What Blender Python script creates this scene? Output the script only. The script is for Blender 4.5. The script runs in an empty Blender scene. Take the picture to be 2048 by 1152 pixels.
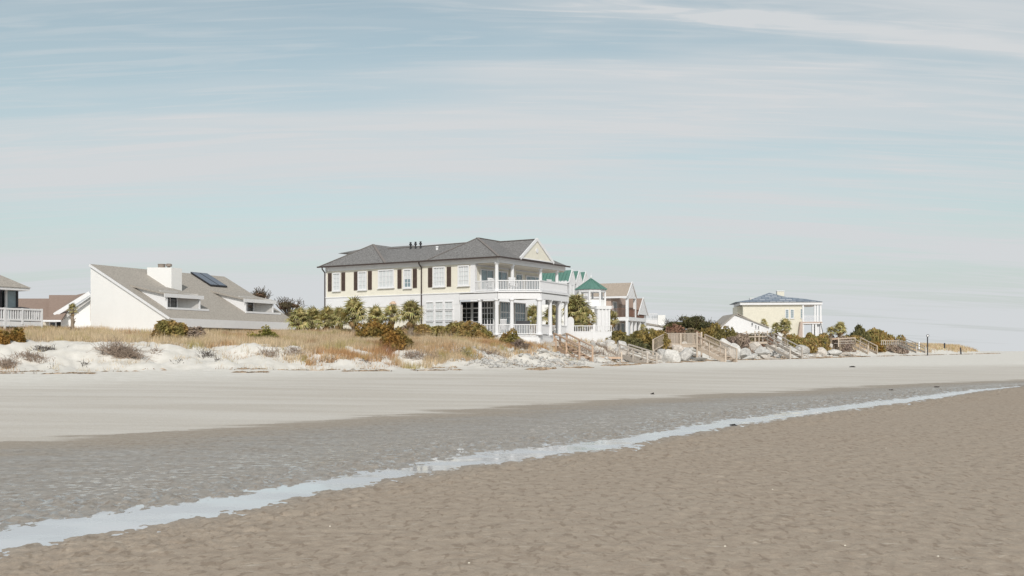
import bpy, math, random
import numpy as np
from mathutils import Vector, Matrix, Euler
random.seed(7); rng = np.random.default_rng(7)
sc = bpy.context.scene
COL = sc.collection
R = math.radians

# ------------------------------------------------------------------ camera
CAMH = 1.7; FPX = 2048.0; HOR = 702.0
cd = bpy.data.cameras.new('camera'); cam = bpy.data.objects.new('camera', cd); COL.objects.link(cam)
cam.location = (0, 0, CAMH); cam.rotation_euler = (R(90), 0, 0)
cd.lens = 36; cd.sensor_width = 36; cd.shift_y = (HOR-576)/2048; cd.clip_end = 9000; cd.clip_start = 0.1
sc.camera = cam

# ------------------------------------------------------------------ world sky
SUN_AZ, SUN_EL = R(178), R(38)          # compass from +Y clockwise: straight behind the camera
w = bpy.data.worlds.new('World'); sc.world = w; w.use_nodes = True
nt = w.node_tree; N = nt.nodes; L = nt.links; N.clear()
def nd(t, **k):
    n = N.new(t)
    for a, b in k.items(): setattr(n, a, b)
    return n
def mth(op, a, b=None, clamp=False):
    n = nd('ShaderNodeMath', operation=op, use_clamp=clamp)
    for i, v in enumerate((a, b)):
        if v is None: continue
        if isinstance(v, (int, float)): n.inputs[i].default_value = v
        else: L.new(v, n.inputs[i])
    return n.outputs[0]
sky = nd('ShaderNodeTexSky', sky_type='NISHITA', sun_disc=False, sun_elevation=SUN_EL, sun_rotation=SUN_AZ,
         air_density=1.0, dust_density=2.0, ozone_density=1.5)
hs = nd('ShaderNodeHueSaturation'); hs.inputs['Saturation'].default_value = 0.62; hs.inputs['Value'].default_value = 1.0
L.new(sky.outputs[0], hs.inputs['Color'])
tc = nd('ShaderNodeTexCoord'); sep = nd('ShaderNodeSeparateXYZ'); L.new(tc.outputs['Generated'], sep.inputs[0])
zz = mth('ADD', mth('MAXIMUM', sep.outputs[2], 0.0), 0.14)
cmb = nd('ShaderNodeCombineXYZ'); L.new(mth('DIVIDE', sep.outputs[0], zz), cmb.inputs[0]); L.new(mth('DIVIDE', sep.outputs[1], zz), cmb.inputs[1])
def cloud(rot, scl, scale, detail, lo, hi, dist=0.0, loc=(0, 0, 0)):
    mp = nd('ShaderNodeMapping'); mp.inputs['Rotation'].default_value = (0, 0, R(rot)); mp.inputs['Scale'].default_value = scl
    mp.inputs['Location'].default_value = loc
    L.new(cmb.outputs[0], mp.inputs[0])
    no = nd('ShaderNodeTexNoise'); no.inputs['Scale'].default_value = scale; no.inputs['Detail'].default_value = detail
    no.inputs['Roughness'].default_value = 0.55; no.inputs['Distortion'].default_value = dist
    L.new(mp.outputs[0], no.inputs['Vector'])
    mr = nd('ShaderNodeMapRange', interpolation_type='SMOOTHSTEP'); L.new(no.outputs[0], mr.inputs[0])
    mr.inputs[1].default_value = lo; mr.inputs[2].default_value = hi
    return mr.outputs[0]
c1 = cloud(-10, (0.30, 1.25, 1), 0.95, 4, 0.43, 0.64, 0.5, (3.1, 1.2, 0))
c2 = cloud(-9, (0.22, 1.9, 1), 1.9, 8, 0.44, 0.70, 0.9, (0.4, 5.2, 0))
c3 = cloud(-13, (0.35, 3.4, 1), 5.0, 10, 0.44, 0.72, 1.6, (7.4, 2.2, 0))
# the one bright streak high on the right
rotm = nd('ShaderNodeMapping'); rotm.inputs['Rotation'].default_value = (0, 0, R(-8.5)); L.new(cmb.outputs[0], rotm.inputs[0])
sr = nd('ShaderNodeSeparateXYZ'); L.new(rotm.outputs[0], sr.inputs[0])
wn = nd('ShaderNodeTexNoise'); wn.inputs['Scale'].default_value = 2.2; wn.inputs['Detail'].default_value = 6; L.new(rotm.outputs[0], wn.inputs[0])
dv = mth('ABSOLUTE', mth('SUBTRACT', mth('ADD', sr.outputs[1], mth('MULTIPLY', wn.outputs[0], 0.16)), 2.10))
sm = nd('ShaderNodeMapRange', interpolation_type='SMOOTHSTEP'); L.new(dv, sm.inputs[0]); sm.inputs[1].default_value = 0.075; sm.inputs[2].default_value = 0.0
sx_ = nd('ShaderNodeMapRange', interpolation_type='SMOOTHSTEP'); L.new(sr.outputs[0], sx_.inputs[0]); sx_.inputs[1].default_value = -0.1; sx_.inputs[2].default_value = 0.7
streak = mth('MULTIPLY', mth('MULTIPLY', sm.outputs[0], sx_.outputs[0]), mth('ADD', mth('MULTIPLY', c3, .5), .5))
cc = mth('ADD', mth('ADD', mth('ADD', mth('MULTIPLY', c1, 0.62), mth('MULTIPLY', c2, 0.38)), mth('MULTIPLY', c3, 0.30)), mth('MULTIPLY', streak, 1.2), clamp=True)
mh = nd('ShaderNodeMapRange'); L.new(sep.outputs[2], mh.inputs[0]); mh.inputs[1].default_value = 0.0; mh.inputs[2].default_value = 0.30
mh.inputs[3].default_value = 1.0; mh.inputs[4].default_value = 0.0
mh2 = nd('ShaderNodeMapRange'); L.new(sep.outputs[2], mh2.inputs[0]); mh2.inputs[1].default_value = -0.02; mh2.inputs[2].default_value = 0.12; mh2.inputs[3].default_value = 1.0; mh2.inputs[4].default_value = 0.0
veil = mth('ADD', mth('ADD', mth('MULTIPLY', mh.outputs[0], 0.36), .10), mth('MULTIPLY', mh2.outputs[0], 0.5))
cf = mth('ADD', mth('MULTIPLY', cc, 0.86), veil, clamp=True)
skt = nd('ShaderNodeMixRGB', blend_type='MULTIPLY'); skt.inputs[0].default_value = 1; L.new(hs.outputs[0], skt.inputs[1]); skt.inputs[2].default_value = (.88, .965, .885, 1)
mix = nd('ShaderNodeMixRGB'); L.new(cf, mix.inputs[0]); L.new(skt.outputs[0], mix.inputs[1]); mix.inputs[2].default_value = (4.85, 4.95, 5.15, 1)
tint = nd('ShaderNodeMixRGB', blend_type='MULTIPLY'); tint.inputs[0].default_value = 1; L.new(mix.outputs[0], tint.inputs[1]); tint.inputs[2].default_value = (.985, 1.0, .985, 1)
bg = nd('ShaderNodeBackground'); bg.inputs[1].default_value = 0.146; L.new(tint.outputs[0], bg.inputs[0])
wo = nd('ShaderNodeOutputWorld'); L.new(bg.outputs[0], wo.inputs[0])

sd = bpy.data.lights.new('sun', 'SUN'); sun = bpy.data.objects.new('sun', sd); COL.objects.link(sun)
sd.energy = 3.15; sd.angle = R(0.7); sd.color = (1.0, 0.945, 0.885)
tosun = Vector((math.sin(SUN_AZ)*math.cos(SUN_EL), math.cos(SUN_AZ)*math.cos(SUN_EL), math.sin(SUN_EL)))
sun.rotation_euler = tosun.to_track_quat('Z', 'Y').to_euler(); sun.location = tosun*50
sc.view_settings.view_transform = 'Standard'; sc.view_settings.look = 'None'
sc.view_settings.exposure = -0.10; sc.view_settings.gamma = 1; sc.view_settings.use_curve_mapping = False

# ------------------------------------------------------------------ materials
def mat(name, col, rough=0.8, spec=0.3, var=0.0, vscale=8.0, bump=0.0, bscale=40.0, col2=None, island=0.0, objr=0.0, stretch=(1, 1, 1), trans=0.0, coord='Object', metal=0.0, boards=None):
    m = bpy.data.materials.new(name); m.use_nodes = True
    t = m.node_tree; n = t.nodes; l = t.links; b = n['Principled BSDF']
    b.inputs['Roughness'].default_value = rough; b.inputs['Specular IOR Level'].default_value = spec; b.inputs['Metallic'].default_value = metal
    cur = None
    def rgb(c):
        r = n.new('ShaderNodeRGB'); r.outputs[0].default_value = (*c, 1); return r.outputs[0]
    cur = rgb(col)
    tcn = n.new('ShaderNodeTexCoord'); mp = n.new('ShaderNodeMapping'); mp.inputs['Scale'].default_value = stretch
    if coord == 'World':
        g = n.new('ShaderNodeNewGeometry'); l.new(g.outputs['Position'], mp.inputs[0])
    else: l.new(tcn.outputs[coord], mp.inputs[0])
    if col2 is not None:
        no = n.new('ShaderNodeTexNoise'); no.inputs['Scale'].default_value = vscale; no.inputs['Detail'].default_value = 5; l.new(mp.outputs[0], no.inputs[0])
        mr = n.new('ShaderNodeMapRange'); mr.interpolation_type = 'SMOOTHSTEP'; mr.inputs[1].default_value = 0.40; mr.inputs[2].default_value = 0.60; l.new(no.outputs[0], mr.inputs[0])
        mx = n.new('ShaderNodeMixRGB'); l.new(mr.outputs[0], mx.inputs[0]); l.new(cur, mx.inputs[1]); mx.inputs[2].default_value = (*col2, 1); cur = mx.outputs[0]
    fac = None
    def addv(out, amt):
        nonlocal cur
        mr = n.new('ShaderNodeMapRange'); l.new(out, mr.inputs[0]); mr.inputs[3].default_value = 1-amt; mr.inputs[4].default_value = 1+amt
        mx = n.new('ShaderNodeVectorMath'); mx.operation = 'SCALE'; l.new(cur, mx.inputs[0]); l.new(mr.outputs[0], mx.inputs['Scale']); cur = mx.outputs[0]
    if var:
        no = n.new('ShaderNodeTexNoise'); no.inputs['Scale'].default_value = vscale*1.7+0.3; no.inputs['Detail'].default_value = 8; no.inputs['Roughness'].default_value = 0.7; l.new(mp.outputs[0], no.inputs[0])
        mr = n.new('ShaderNodeMapRange'); mr.inputs[1].default_value = 0.3; mr.inputs[2].default_value = 0.7; l.new(no.outputs[0], mr.inputs[0]); addv(mr.outputs[0], var)
    if island:
        g = n.new('ShaderNodeNewGeometry'); addv(g.outputs['Random Per Island'], island)
    if objr:
        g = n.new('ShaderNodeObjectInfo'); addv(g.outputs['Random'], objr)
    bo = None
    if bump:
        no = n.new('ShaderNodeTexNoise'); no.inputs['Scale'].default_value = bscale; no.inputs['Detail'].default_value = 4; l.new(mp.outputs[0], no.inputs[0])
        bp = n.new('ShaderNodeBump'); bp.inputs['Strength'].default_value = bump; bp.inputs['Distance'].default_value = 0.05; l.new(no.outputs[0], bp.inputs['Height']); bo = bp
        l.new(bp.outputs[0], b.inputs['Normal'])
    if boards:   # clapboards / shingle courses: a saw-tooth relief in z
        sp = n.new('ShaderNodeSeparateXYZ'); l.new(tcn.outputs['Object'], sp.inputs[0])
        md = n.new('ShaderNodeMath'); md.operation = 'MODULO'; 
        ad = n.new('ShaderNodeMath'); ad.operation = 'ADD'; ad.inputs[1].default_value = 100; l.new(sp.outputs[2], ad.inputs[0]); l.new(ad.outputs[0], md.inputs[0]); md.inputs[1].default_value = boards
        b2 = n.new('ShaderNodeBump'); b2.invert = True; b2.inputs['Strength'].default_value = 0.8; b2.inputs['Distance'].default_value = 0.12; l.new(md.outputs[0], b2.inputs['Height'])
        if bo: l.new(bo.outputs[0], b2.inputs['Normal'])
        l.new(b2.outputs[0], b.inputs['Normal'])
    l.new(cur, b.inputs['Base Color'])
    if trans:
        tr = n.new('ShaderNodeBsdfTranslucent'); l.new(cur, tr.inputs[0]); ms = n.new('ShaderNodeMixShader'); ms.inputs[0].default_value = trans
        l.new(b.outputs[0], ms.inputs[1]); l.new(tr.outputs[0], ms.inputs[2]); l.new(ms.outputs[0], n['Material Output'].inputs[0])
    return m
M = dict(
 white=mat('white_paint', (.70, .70, .715), .55, .3, .04, 1.2, .1, 30),
 trimw=mat('white_trim', (.72, .72, .735), .5, .3, .03, 2),
 whitewall=mat('white_siding', (.79, .785, .775), .7, .2, .02, .6, .1, 20),
 cream=mat('cream_siding', (.725, .695, .605), .7, .2, .05, .8, .05, 20),
 paleyellow=mat('pale_yellow_stucco', (.65, .62, .53), .8, .2, .06, .7),
 shadegrey=mat('shaded_board_grey', (.52, .505, .49), .7, .2, .1, 2, stretch=(6, 6, .3)),  # grey carries painted-in shade: dormer recesses, eave underside, rake strip
 tanwall=mat('tan_wall', (.47, .38, .33), .75, .2, .06, 2),
 beigewall=mat('beige_wall', (.58, .53, .45), .75, .2, .06, 2),
 roofdark=mat('charcoal_shingles', (.185, .180, .178), .9, .2, .55, 4.5, .5, 12, objr=0),
 roofgrey=mat('greige_shingles', (.345, .315, .28), .9, .2, .32, 5, .4, 12),
 roofbrown=mat('brown_shingles', (.27, .20, .165), .9, .2, .22, 5, .4, 12),
 rooftan=mat('tan_shingles', (.36, .305, .255), .9, .2, .22, 4, .4, 12),
 roofcap=mat('ridge_cap', (.20, .18, .17), .9, .2, .2, 6),
 green=mat('green_metal_roof', (.10, .21, .175), .5, .4, .12, 2),
 gutter=mat('bronze_gutter', (.055, .04, .035), .5, .4),
 shutter=mat('dark_brown_shutter', (.085, .058, .048), .6, .3, .1, 5),
 dark=mat('dark_parts_and_shade', (.02, .02, .022), .6, .3),  # dark parts, and painted shade below the deck and the overhang
 darkmetal=mat('dark_metal', (.03, .03, .035), .5, .5),
 metal=mat('weathered_metal', (.24, .20, .17), .6, .5, .3, 10),
 wood=mat('weathered_wood', (.50, .42, .345), .85, .2, .18, 3, .3, 20, objr=.14, stretch=(1, 1, 1)),
 woodgrey=mat('grey_weathered_wood', (.44, .395, .35), .85, .2, .2, 3, .3, 20, objr=.16),
 woodnew=mat('reddish_wood', (.50, .365, .27), .85, .2, .2, 3, .3, 20, objr=.15),
 brownrail=mat('brown_railing', (.20, .11, .08), .7, .3, .1, 5),
 trunk=mat('palm_trunk', (.27, .22, .17), .95, .1, .35, 9, .8, 14, island=.25),
 bark=mat('bark', (.10, .08, .06), .95, .1, .3, 9, .5, 14),
 twig=mat('dry_twig', (.30, .235, .19), .95, .1, .2, 9, island=.35),
 twigdark=mat('dark_twig', (.11, .095, .085), .95, .1, .2, 9, island=.35),
 frond=mat('palm_frond', (.29, .30, .11), .6, .3, .15, 3, objr=.45, island=.2, trans=.25, col2=(.48, .40, .19)),
 frondold=mat('dry_palm_frond', (.36, .25, .13), .8, .2, .2, 3, objr=.35, island=.2, trans=.2),
 rock=mat('pale_limestone', (.50, .485, .465), .95, .1, .34, 1.8, 1.0, 4, objr=.14),
 rockbeige=mat('buff_limestone', (.49, .45, .41), .95, .1, .34, 2.2, 1.0, 5, objr=.12),
 glasslight=mat('window_glass_with_blind', (.60, .625, .64), .25, .4, .10, 1.2),
 glassdark=mat('dark_window_glass', (.022, .026, .030), .04, .7),
 glassblue=mat('blue_window_glass', (.20, .27, .30), .05, .7, .2, 1.0),
 paneltop=mat('solar_glass', (.10, .115, .15), .12, .8),
 solframe=mat('solar_frame', (.02, .02, .024), .4, .5),
 wrack=mat('wrack', (.33, .25, .18), .95, .1, .2, 5, island=.45),
 blackstuff=mat('black_debris', (.035, .03, .028), .8, .2, .3, 20, island=.3),
 shellm=mat('shell', (.60, .56, .48), .6, .3, .1, 20),
)
def _fm(name, a, b, vs, isl, tr): return mat(name, a, .65, .2, var=.12, vscale=vs, col2=b, island=isl, trans=tr, coord='World')
def _gm():
    m = mat('dune_grass', (.54, .43, .29), .75, .15, island=.40, trans=.25, coord='World')
    t = m.node_tree; n = t.nodes; l = t.links; rgb = [x for x in n if x.type == 'RGB'][0]; tgt = [k.to_socket for k in rgb.outputs[0].links]
    g = n.new('ShaderNodeNewGeometry'); cur = rgb.outputs[0]
    for sc_, lo, hi, c_ in ((.16, .48, .60, (.42, .24, .11)), (.5, .52, .64, (.36, .31, .12)), (.9, .50, .66, (.58, .48, .34)), (.28, .60, .66, (.30, .16, .09))):
        no = n.new('ShaderNodeTexNoise'); no.inputs['Scale'].default_value = sc_; no.inputs['Detail'].default_value = 5; l.new(g.outputs['Position'], no.inputs[0])
        mr = n.new('ShaderNodeMapRange'); mr.interpolation_type = 'SMOOTHSTEP'; mr.inputs[1].default_value = lo; mr.inputs[2].default_value = hi; mr.inputs[4].default_value = .85; l.new(no.outputs[0], mr.inputs[0])
        mx = n.new('ShaderNodeMixRGB'); l.new(mr.outputs[0], mx.inputs[0]); l.new(cur, mx.inputs[1]); mx.inputs[2].default_value = (*c_, 1); cur = mx.outputs[0]
    for q_ in tgt: l.new(cur, q_)
    return m
M['olive'] = _fm('olive_leaves', (.24, .205, .07), (.33, .22, .085), 0.9, .5, .2)
M['orange'] = _fm('russet_leaves', (.30, .165, .045), (.21, .16, .05), 1.1, .45, .2)
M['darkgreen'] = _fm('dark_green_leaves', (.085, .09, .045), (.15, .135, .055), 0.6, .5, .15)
M['reddish'] = _fm('reddish_brown_leaves', (.22, .125, .085), (.17, .14, .085), 0.6, .5, .15)
M['yellowgreen'] = _fm('yellow_green_leaves', (.30, .25, .05), (.20, .19, .05), 0.9, .45, .2)
M['amber'] = _fm('amber_leaves', (.26, .19, .062), (.18, .155, .06), 0.8, .45, .2)
M['mauve'] = _fm('mauve_brush', (.25, .19, .16), (.33, .26, .20), 0.9, .4, .1)
M['grass'] = _gm()

# ------------------------------------------------------------------ noise helpers
def _h(ix, iy, s):
    n = (ix*374761393 + iy*668265263 + s*974634777) & 0xffffffff
    n = ((n ^ (n >> 13))*1274126177) & 0xffffffff
    return ((n ^ (n >> 16)) & 0xffff)/65535.0
def vnoise(x, y, s=0):
    x = np.asarray(x, float); y = np.asarray(y, float)
    ix = np.floor(x).astype(np.int64); iy = np.floor(y).astype(np.int64); fx = x-ix; fy = y-iy
    fx = fx*fx*(3-2*fx); fy = fy*fy*(3-2*fy)
    return ((_h(ix, iy, s)*(1-fx)+_h(ix+1, iy, s)*fx)*(1-fy)+(_h(ix, iy+1, s)*(1-fx)+_h(ix+1, iy+1, s)*fx)*fy)
def fbm(x, y, o=4, s=0):
    a = 1; t = 0; r = 0
    for i in range(o):
        r = r+a*vnoise(x, y, s+i*17); t += a; a *= .5; x = x*2.03+5.1; y = y*2.03+1.7
    return r/t
def sstep(a, b, x):
    t = np.clip((x-a)/(b-a), 0, 1); return t*t*(3-2*t)
def at(px, py, D): return Vector(((px-1024)/FPX*D, D, CAMH+(HOR-py)/FPX*D))
def flat(px, py, z=0.0):
    D = FPX*(CAMH-z)/(py-HOR); return ((px-1024)/FPX*D, D)

# ------------------------------------------------------------------ terrain function
#            x, y, foot z, rise width, crest z
BASE = np.array([(-160, 4, .6, 10, 2.5), (-90, 31, .6, 10, 2.5), (-26, 52, .62, 9, 2.35), (-12, 57.5, .62, 9, 2.15), (-.7, 62, .66, 8, 2.05), (3.6, 70.5, .70, 6, 2.2), (6.8, 79, .72, 5, 2.35),
                 (18.2, 102, .80, 6, 2.35), (36.5, 132, .80, 7, 2.6), (61, 180, .80, 8, 2.8), (110, 262, .85, 9, 3.0), (163, 350, .9, 10, 3.1), (176, 400, .9, 12, 3.1), (120, 560, .9, 14, 3.1), (-900, 1500, .9, 14, 3.1)], float)
def seg_dist(x, y, P, right_pos=False):
    """signed distance to polyline (positive on the left of its direction), plus interpolated extra columns"""
    best = np.full(x.shape, 1e18); sg = np.zeros(x.shape); ex = np.zeros(x.shape+(P.shape[1]-2,))
    for i in range(len(P)-1):
        ax, ay = P[i, :2]; bx, by = P[i+1, :2]; dx, dy = bx-ax, by-ay; l2 = dx*dx+dy*dy
        t = np.clip(((x-ax)*dx+(y-ay)*dy)/l2, 0, 1)
        qx = x-ax-t*dx; qy = y-ay-t*dy; d2 = qx*qx+qy*qy
        m = d2 < best
        best = np.where(m, d2, best); sg = np.where(m, np.sign(dx*qy-dy*qx), sg)
        ex = np.where(m[..., None], P[i, 2:]+(P[i+1, 2:]-P[i, 2:])*t[..., None], ex)
    return np.sqrt(best)*sg, ex
wetpx = [(-500, 930), (0, 884), (300, 866), (600, 845), (771, 832), (959, 817), (1300, 796), (1501, 786), (1665, 776), (1848, 767), (2048, 760), (2400, 748), (2700, 738)]
WET = np.array([flat(*p) for p in wetpx]+[(160, 225), (300, 420), (700, 1200)], float)
strpx = [(-900, 1215, 1420), (-500, 1135, 1260), (-200, 1080, 1160), (0, 1047, 1106), (154, 1023, 1082), (325, 1003, 1053), (444, 988, 1031), (600, 958, 998), (697, 944, 978), (839, 924, 950), (1010, 898, 924), (1181, 880, 905), (1300, 864, 881), (1464, 837, 853), (1629, 815, 829), (1811, 794, 806), (1957, 777, 783), (2060, 770, 771)]
ST = []
for px, a, b in strpx:
    A = flat(px, a); B = flat(px, b); cx, cy = (A[0]+B[0])/2, (A[1]+B[1])/2; ST.append([cx, cy, math.dist(A, B)/2])
ST = np.array(ST)
for i in range(len(ST)):      # half width measured across the channel
    j0, j1 = max(0, i-1), min(len(ST)-1, i+1); t = ST[j1, :2]-ST[j0, :2]; t /= np.linalg.norm(t)
    v = np.array([ST[i, 0], ST[i, 1]]); v /= np.linalg.norm(v); ST[i, 2] *= abs(t[0]*v[1]-t[1]*v[0])
ST[10:-1, 2] *= 1.3; STL = ST.copy()
CARVE = []
def carve(a, b, D1_, D2_, hw): A_, B_ = at(*a, D1_), at(*b, D2_); CARVE.append((A_.x, A_.y, A_.z, B_.x, B_.y, B_.z, hw))
carve((1121, 690), (1172, 717), 81, 77, 1.0); carve((1092, 691), (1121, 690), 80.5, 81, .7); carve((1180, 713), (1246, 713), 84.6, 84.6, .9); carve((1248, 707), (1300, 723), 87, 84, .8)
carve((1330, 700), (1404, 704), 101, 101, 1.2); carve((1399, 692), (1462, 720), 101, 97.5, 1.2); carve((1537, 684), (1592, 713), 127.5, 121.5, 1.2)
def terrain(x, y, full=False):
    x = np.asarray(x, float); y = np.asarray(y, float)
    d, e = seg_dist(x, y, BASE); zb, wd, zt = e[..., 0], e[..., 1], e[..., 2]
    wt, _ = seg_dist(x, y, WET)            # positive inland
    s, hw = seg_dist(x, y, ST); hw = hw[..., 0]
    rise = np.clip(wt/np.maximum(wt-np.minimum(d, 0)+.01, .01), 0, 1)
    z = np.where(wt > 0, zb*rise**1.15, 0.0)
    n1 = fbm(x*.16, y*.16, 4, 3); n2 = fbm(x*.55, y*.55, 4, 9); n3 = fbm(x*2.1, y*2.1, 3, 31)
    dd = d+(n1-.5)*5.0+(n2-.5)*2.2
    u = np.clip(dd/wd, 0, 1); prof = .35*u+.65*sstep(.05, .95, u)
    z = z+(zt-zb)*prof+.75*sstep(wd, wd+14, d)
    inl = sstep(0, 2.5, d)*(1-.8*sstep(16, 26, d))
    z = z+inl*((n2-.5)*.42+(n3-.5)*.20+(fbm(x*6, y*6, 2, 88)-.5)*.05)+(sstep(-7, 1, d)*(1-sstep(2, 4, d)))*(n2-.5)*.16
    z = z+sstep(1.0, 8.0, wt)*(1-sstep(-1, 0, d))*(fbm(x*.9, y*.9, 3, 44)-.5)*.03
    # stream bed
    t = np.abs(s)/np.maximum(hw, .02)
    nn = fbm(x*3.2, y*3.2, 4, 57); ns = fbm(x*9.0, y*6.0, 3, 77)
    bed = np.where((t < 3.2) & (hw > .001), 1.0, 0.0)
    nq_ = fbm(x*24, y*13, 2, 123); far = sstep(10, 45, y)
    side = np.where(s > 0, 1.0, 0.72)
    edge = (np.minimum(t, 1.5)-1)
    zz = .030*np.clip(edge, -1, .55)+((nn-.5)*.045+(ns-.5)*.075+(nq_-.5)*.034)*side*(.9+far*.9)*sstep(.1+.0*t, 1.0, t)
    z = z+np.where(wt < 0, bed*(zz)*(1-sstep(2.2, 3.2, t)), 0)
    z = z+.0165*sstep(1.8, 3.2, t)*(wt < 0)
    # foreground ripples
    fr = (wt < 0)*(1-sstep(22, 40, y))
    rp = fbm(x*3.5+n3, y*2.4+n2*2, 2, 91); rp2 = fbm(x*10.5+n3*1.5, y*4.6+n2, 2, 95)
    amp = np.where(s < 0, 1.0, .55)*sstep(1.0, 2.4, t)
    z = z+fr*amp*((np.abs(rp-.5)*2)*.012+(rp2-.5)*.024*(.65+.5*sstep(-1, 6, x)))
    for (ax, ay, az, bx, by, bz, hw_) in CARVE:
        dx, dy = bx-ax, by-ay; t_ = np.clip(((x-ax)*dx+(y-ay)*dy)/(dx*dx+dy*dy), 0, 1); ds = np.hypot(x-ax-t_*dx, y-ay-t_*dy)
        z = np.minimum(z, az+(bz-az)*t_-.32+np.maximum(ds-hw_, 0)*.9)
    if full: return z, d, wt, s, t
    return z
def gz(x, y): return float(terrain(np.array([x]), np.array([y]))[0])

# ------------------------------------------------------------------ ground mesh
def newmesh(name, V, F, mats, smooth=False):
    me = bpy.data.meshes.new(name)
    V = np.asarray(V, np.float32); F = np.asarray(F, np.int32); k = F.shape[1]
    me.vertices.add(len(V)); me.vertices.foreach_set('co', V.ravel())
    me.loops.add(F.size); me.loops.foreach_set('vertex_index', F.ravel())
    me.polygons.add(len(F)); me.polygons.foreach_set('loop_start', np.arange(0, F.size, k, dtype=np.int32))
    if smooth: me.polygons.foreach_set('use_smooth', np.ones(len(F), bool))
    for m in (mats if isinstance(mats, (list, tuple)) else [mats]): me.materials.append(m)
    me.update(calc_edges=True); return me
def link(name, data, parent=None):
    o = bpy.data.objects.new(name, data); COL.objects.link(o)
    if parent is not None: o.parent = parent
    return o
fine = np.radians(np.linspace(-34, 34, 760)); coarse = np.radians(np.linspace(36, 324, 110))
ang = np.concatenate([fine, coarse]); na = len(ang)
r = [1.0]
while r[-1] < 6: r.append(r[-1]*1.03)
while r[-1] < 48: r.append(r[-1]*1.0052)
while r[-1] < 150: r.append(r[-1]*1.0065)
while r[-1] < 420: r.append(r[-1]*1.013)
while r[-1] < 7000: r.append(r[-1]*1.12)
r = np.array(r); nr = len(r)
RR, AA = np.meshgrid(r, ang, indexing='ij')
X = (RR*np.sin(AA)).ravel(); Y = (RR*np.cos(AA)).ravel()
Z, DD, WT, SS, TT = terrain(X, Y, True)
V = np.stack([X, Y, Z], 1); V = np.vstack([V, [[0, 0, 0]]])
i = np.arange(nr-1)[:, None]*na; j = np.arange(na)[None, :]; j2 = (j+1) % na
F = np.stack([(i+j).ravel(), (i+j2).ravel(), (i+na+j2).ravel(), (i+na+j).ravel()], 1)
c = len(V)-1
Fc = np.stack([np.full(na, c), np.arange(na), (np.arange(na)+1) % na, np.full(na, c)], 1)
me = bpy.data.meshes.new('ground')
nq = len(F); Ft = Fc[:, :3]
loops = np.concatenate([F[:, ::-1].ravel(), Ft[:, ::-1].ravel()]).astype(np.int32)
me.vertices.add(len(V)); me.vertices.foreach_set('co', V.astype(np.float32).ravel())
me.loops.add(len(loops)); me.loops.foreach_set('vertex_index', loops)
me.polygons.add(nq+na); me.polygons.foreach_set('loop_start', np.concatenate([np.arange(nq)*4, nq*4+np.arange(na)*3]).astype(np.int32))
me.polygons.foreach_set('use_smooth', np.ones(nq+na, bool))
me.update(calc_edges=True)
for nm, arr in (('dune', DD), ('wet', WT), ('across', SS), ('ratio', TT)):
    a = me.attributes.new(nm, 'FLOAT', 'POINT'); a.data.foreach_set('value', np.append(arr, 9.).astype(np.float32))
# ground material
gm = bpy.data.materials.new('beach_sand'); gm.use_nodes = True
nt = gm.node_tree; N = nt.nodes; L = nt.links; B = N['Principled BSDF']
def attr(n): a = nd('ShaderNodeAttribute', attribute_name=n); return a.outputs['Fac']
def rmap(v, a, b, c=0.0, d=1.0, smooth=True):
    m = nd('ShaderNodeMapRange', interpolation_type='SMOOTHSTEP' if smooth else 'LINEAR')
    if isinstance(v, (int, float)): m.inputs[0].default_value = v
    else: L.new(v, m.inputs[0])
    for k, q in zip((1, 2, 3, 4), (a, b, c, d)): m.inputs[k].default_value = q
    return m.outputs[0]
geo = nd('ShaderNodeNewGeometry')
def noise(scale, detail=4, st=(1, 1, 1), rough=.5, dist=0., rot=0):
    mp = nd('ShaderNodeMapping'); mp.inputs['Scale'].default_value = st; mp.inputs['Rotation'].default_value = (0, 0, R(rot)); L.new(geo.outputs['Position'], mp.inputs[0])
    n = nd('ShaderNodeTexNoise'); n.inputs['Scale'].default_value = scale; n.inputs['Detail'].default_value = detail; n.inputs['Roughness'].default_value = rough; n.inputs['Distortion'].default_value = dist
    L.new(mp.outputs[0], n.inputs[0]); return n.outputs[0]
def mixc(f, a, b, mode='MIX'):
    m = nd('ShaderNodeMixRGB', blend_type=mode)
    if isinstance(f, (int, float)): m.inputs[0].default_value = f
    else: L.new(f, m.inputs[0])
    for k, v in ((1, a), (2, b)):
        if isinstance(v, tuple): m.inputs[k].default_value = (*v, 1)
        else: L.new(v, m.inputs[k])
    return m.outputs[0]
wet = attr('wet'); dune = attr('dune'); across = attr('across'); ratio = attr('ratio')
nb = noise(.6, 5, rot=-62, st=(.35, 1.6, 1)); nf = noise(6, 6, rough=.65); nm_ = noise(1.6, 5); sp = noise(55, 3, rough=.7)
drysand = mixc(rmap(noise(.33, 5, st=(.3, 2.2, 1), rot=-50), .35, .65), (.485, .445, .395), (.55, .515, .47))
duneS = mixc(rmap(nm_, .35, .65), (.665, .635, .59), (.61, .58, .53))
wetE = nd('ShaderNodeMath', operation='ADD'); L.new(wet, wetE.inputs[0]); L.new(rmap(nb, .25, .75, -1.6, 1.6, False), wetE.inputs[1]); wetn = wetE.outputs[0]
colr = mixc(rmap(wetn, 14, 27), drysand, duneS)
# damp band at the foot of the dry sand
damp = mixc(rmap(nf, .3, .7), (.30, .255, .21), (.345, .30, .25))
greywet = mixc(rmap(nf, .35, .65), (.262, .238, .212), (.335, .30, .262))
brown = mixc(rmap(nf, .35, .65), (.305, .245, .192), (.372, .306, .242))
brown = mixc(rmap(noise(.25, 4), .35, .65, 0, .35), brown, (.345, .29, .235))
seaw = mixc(rmap(wetn, -3.5, -.6), greywet, damp)
side = rmap(across, -1.2, .2)
seaw = mixc(side, brown, seaw)
colr = mixc(rmap(wetn, -.5, .45), seaw, colr)
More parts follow.
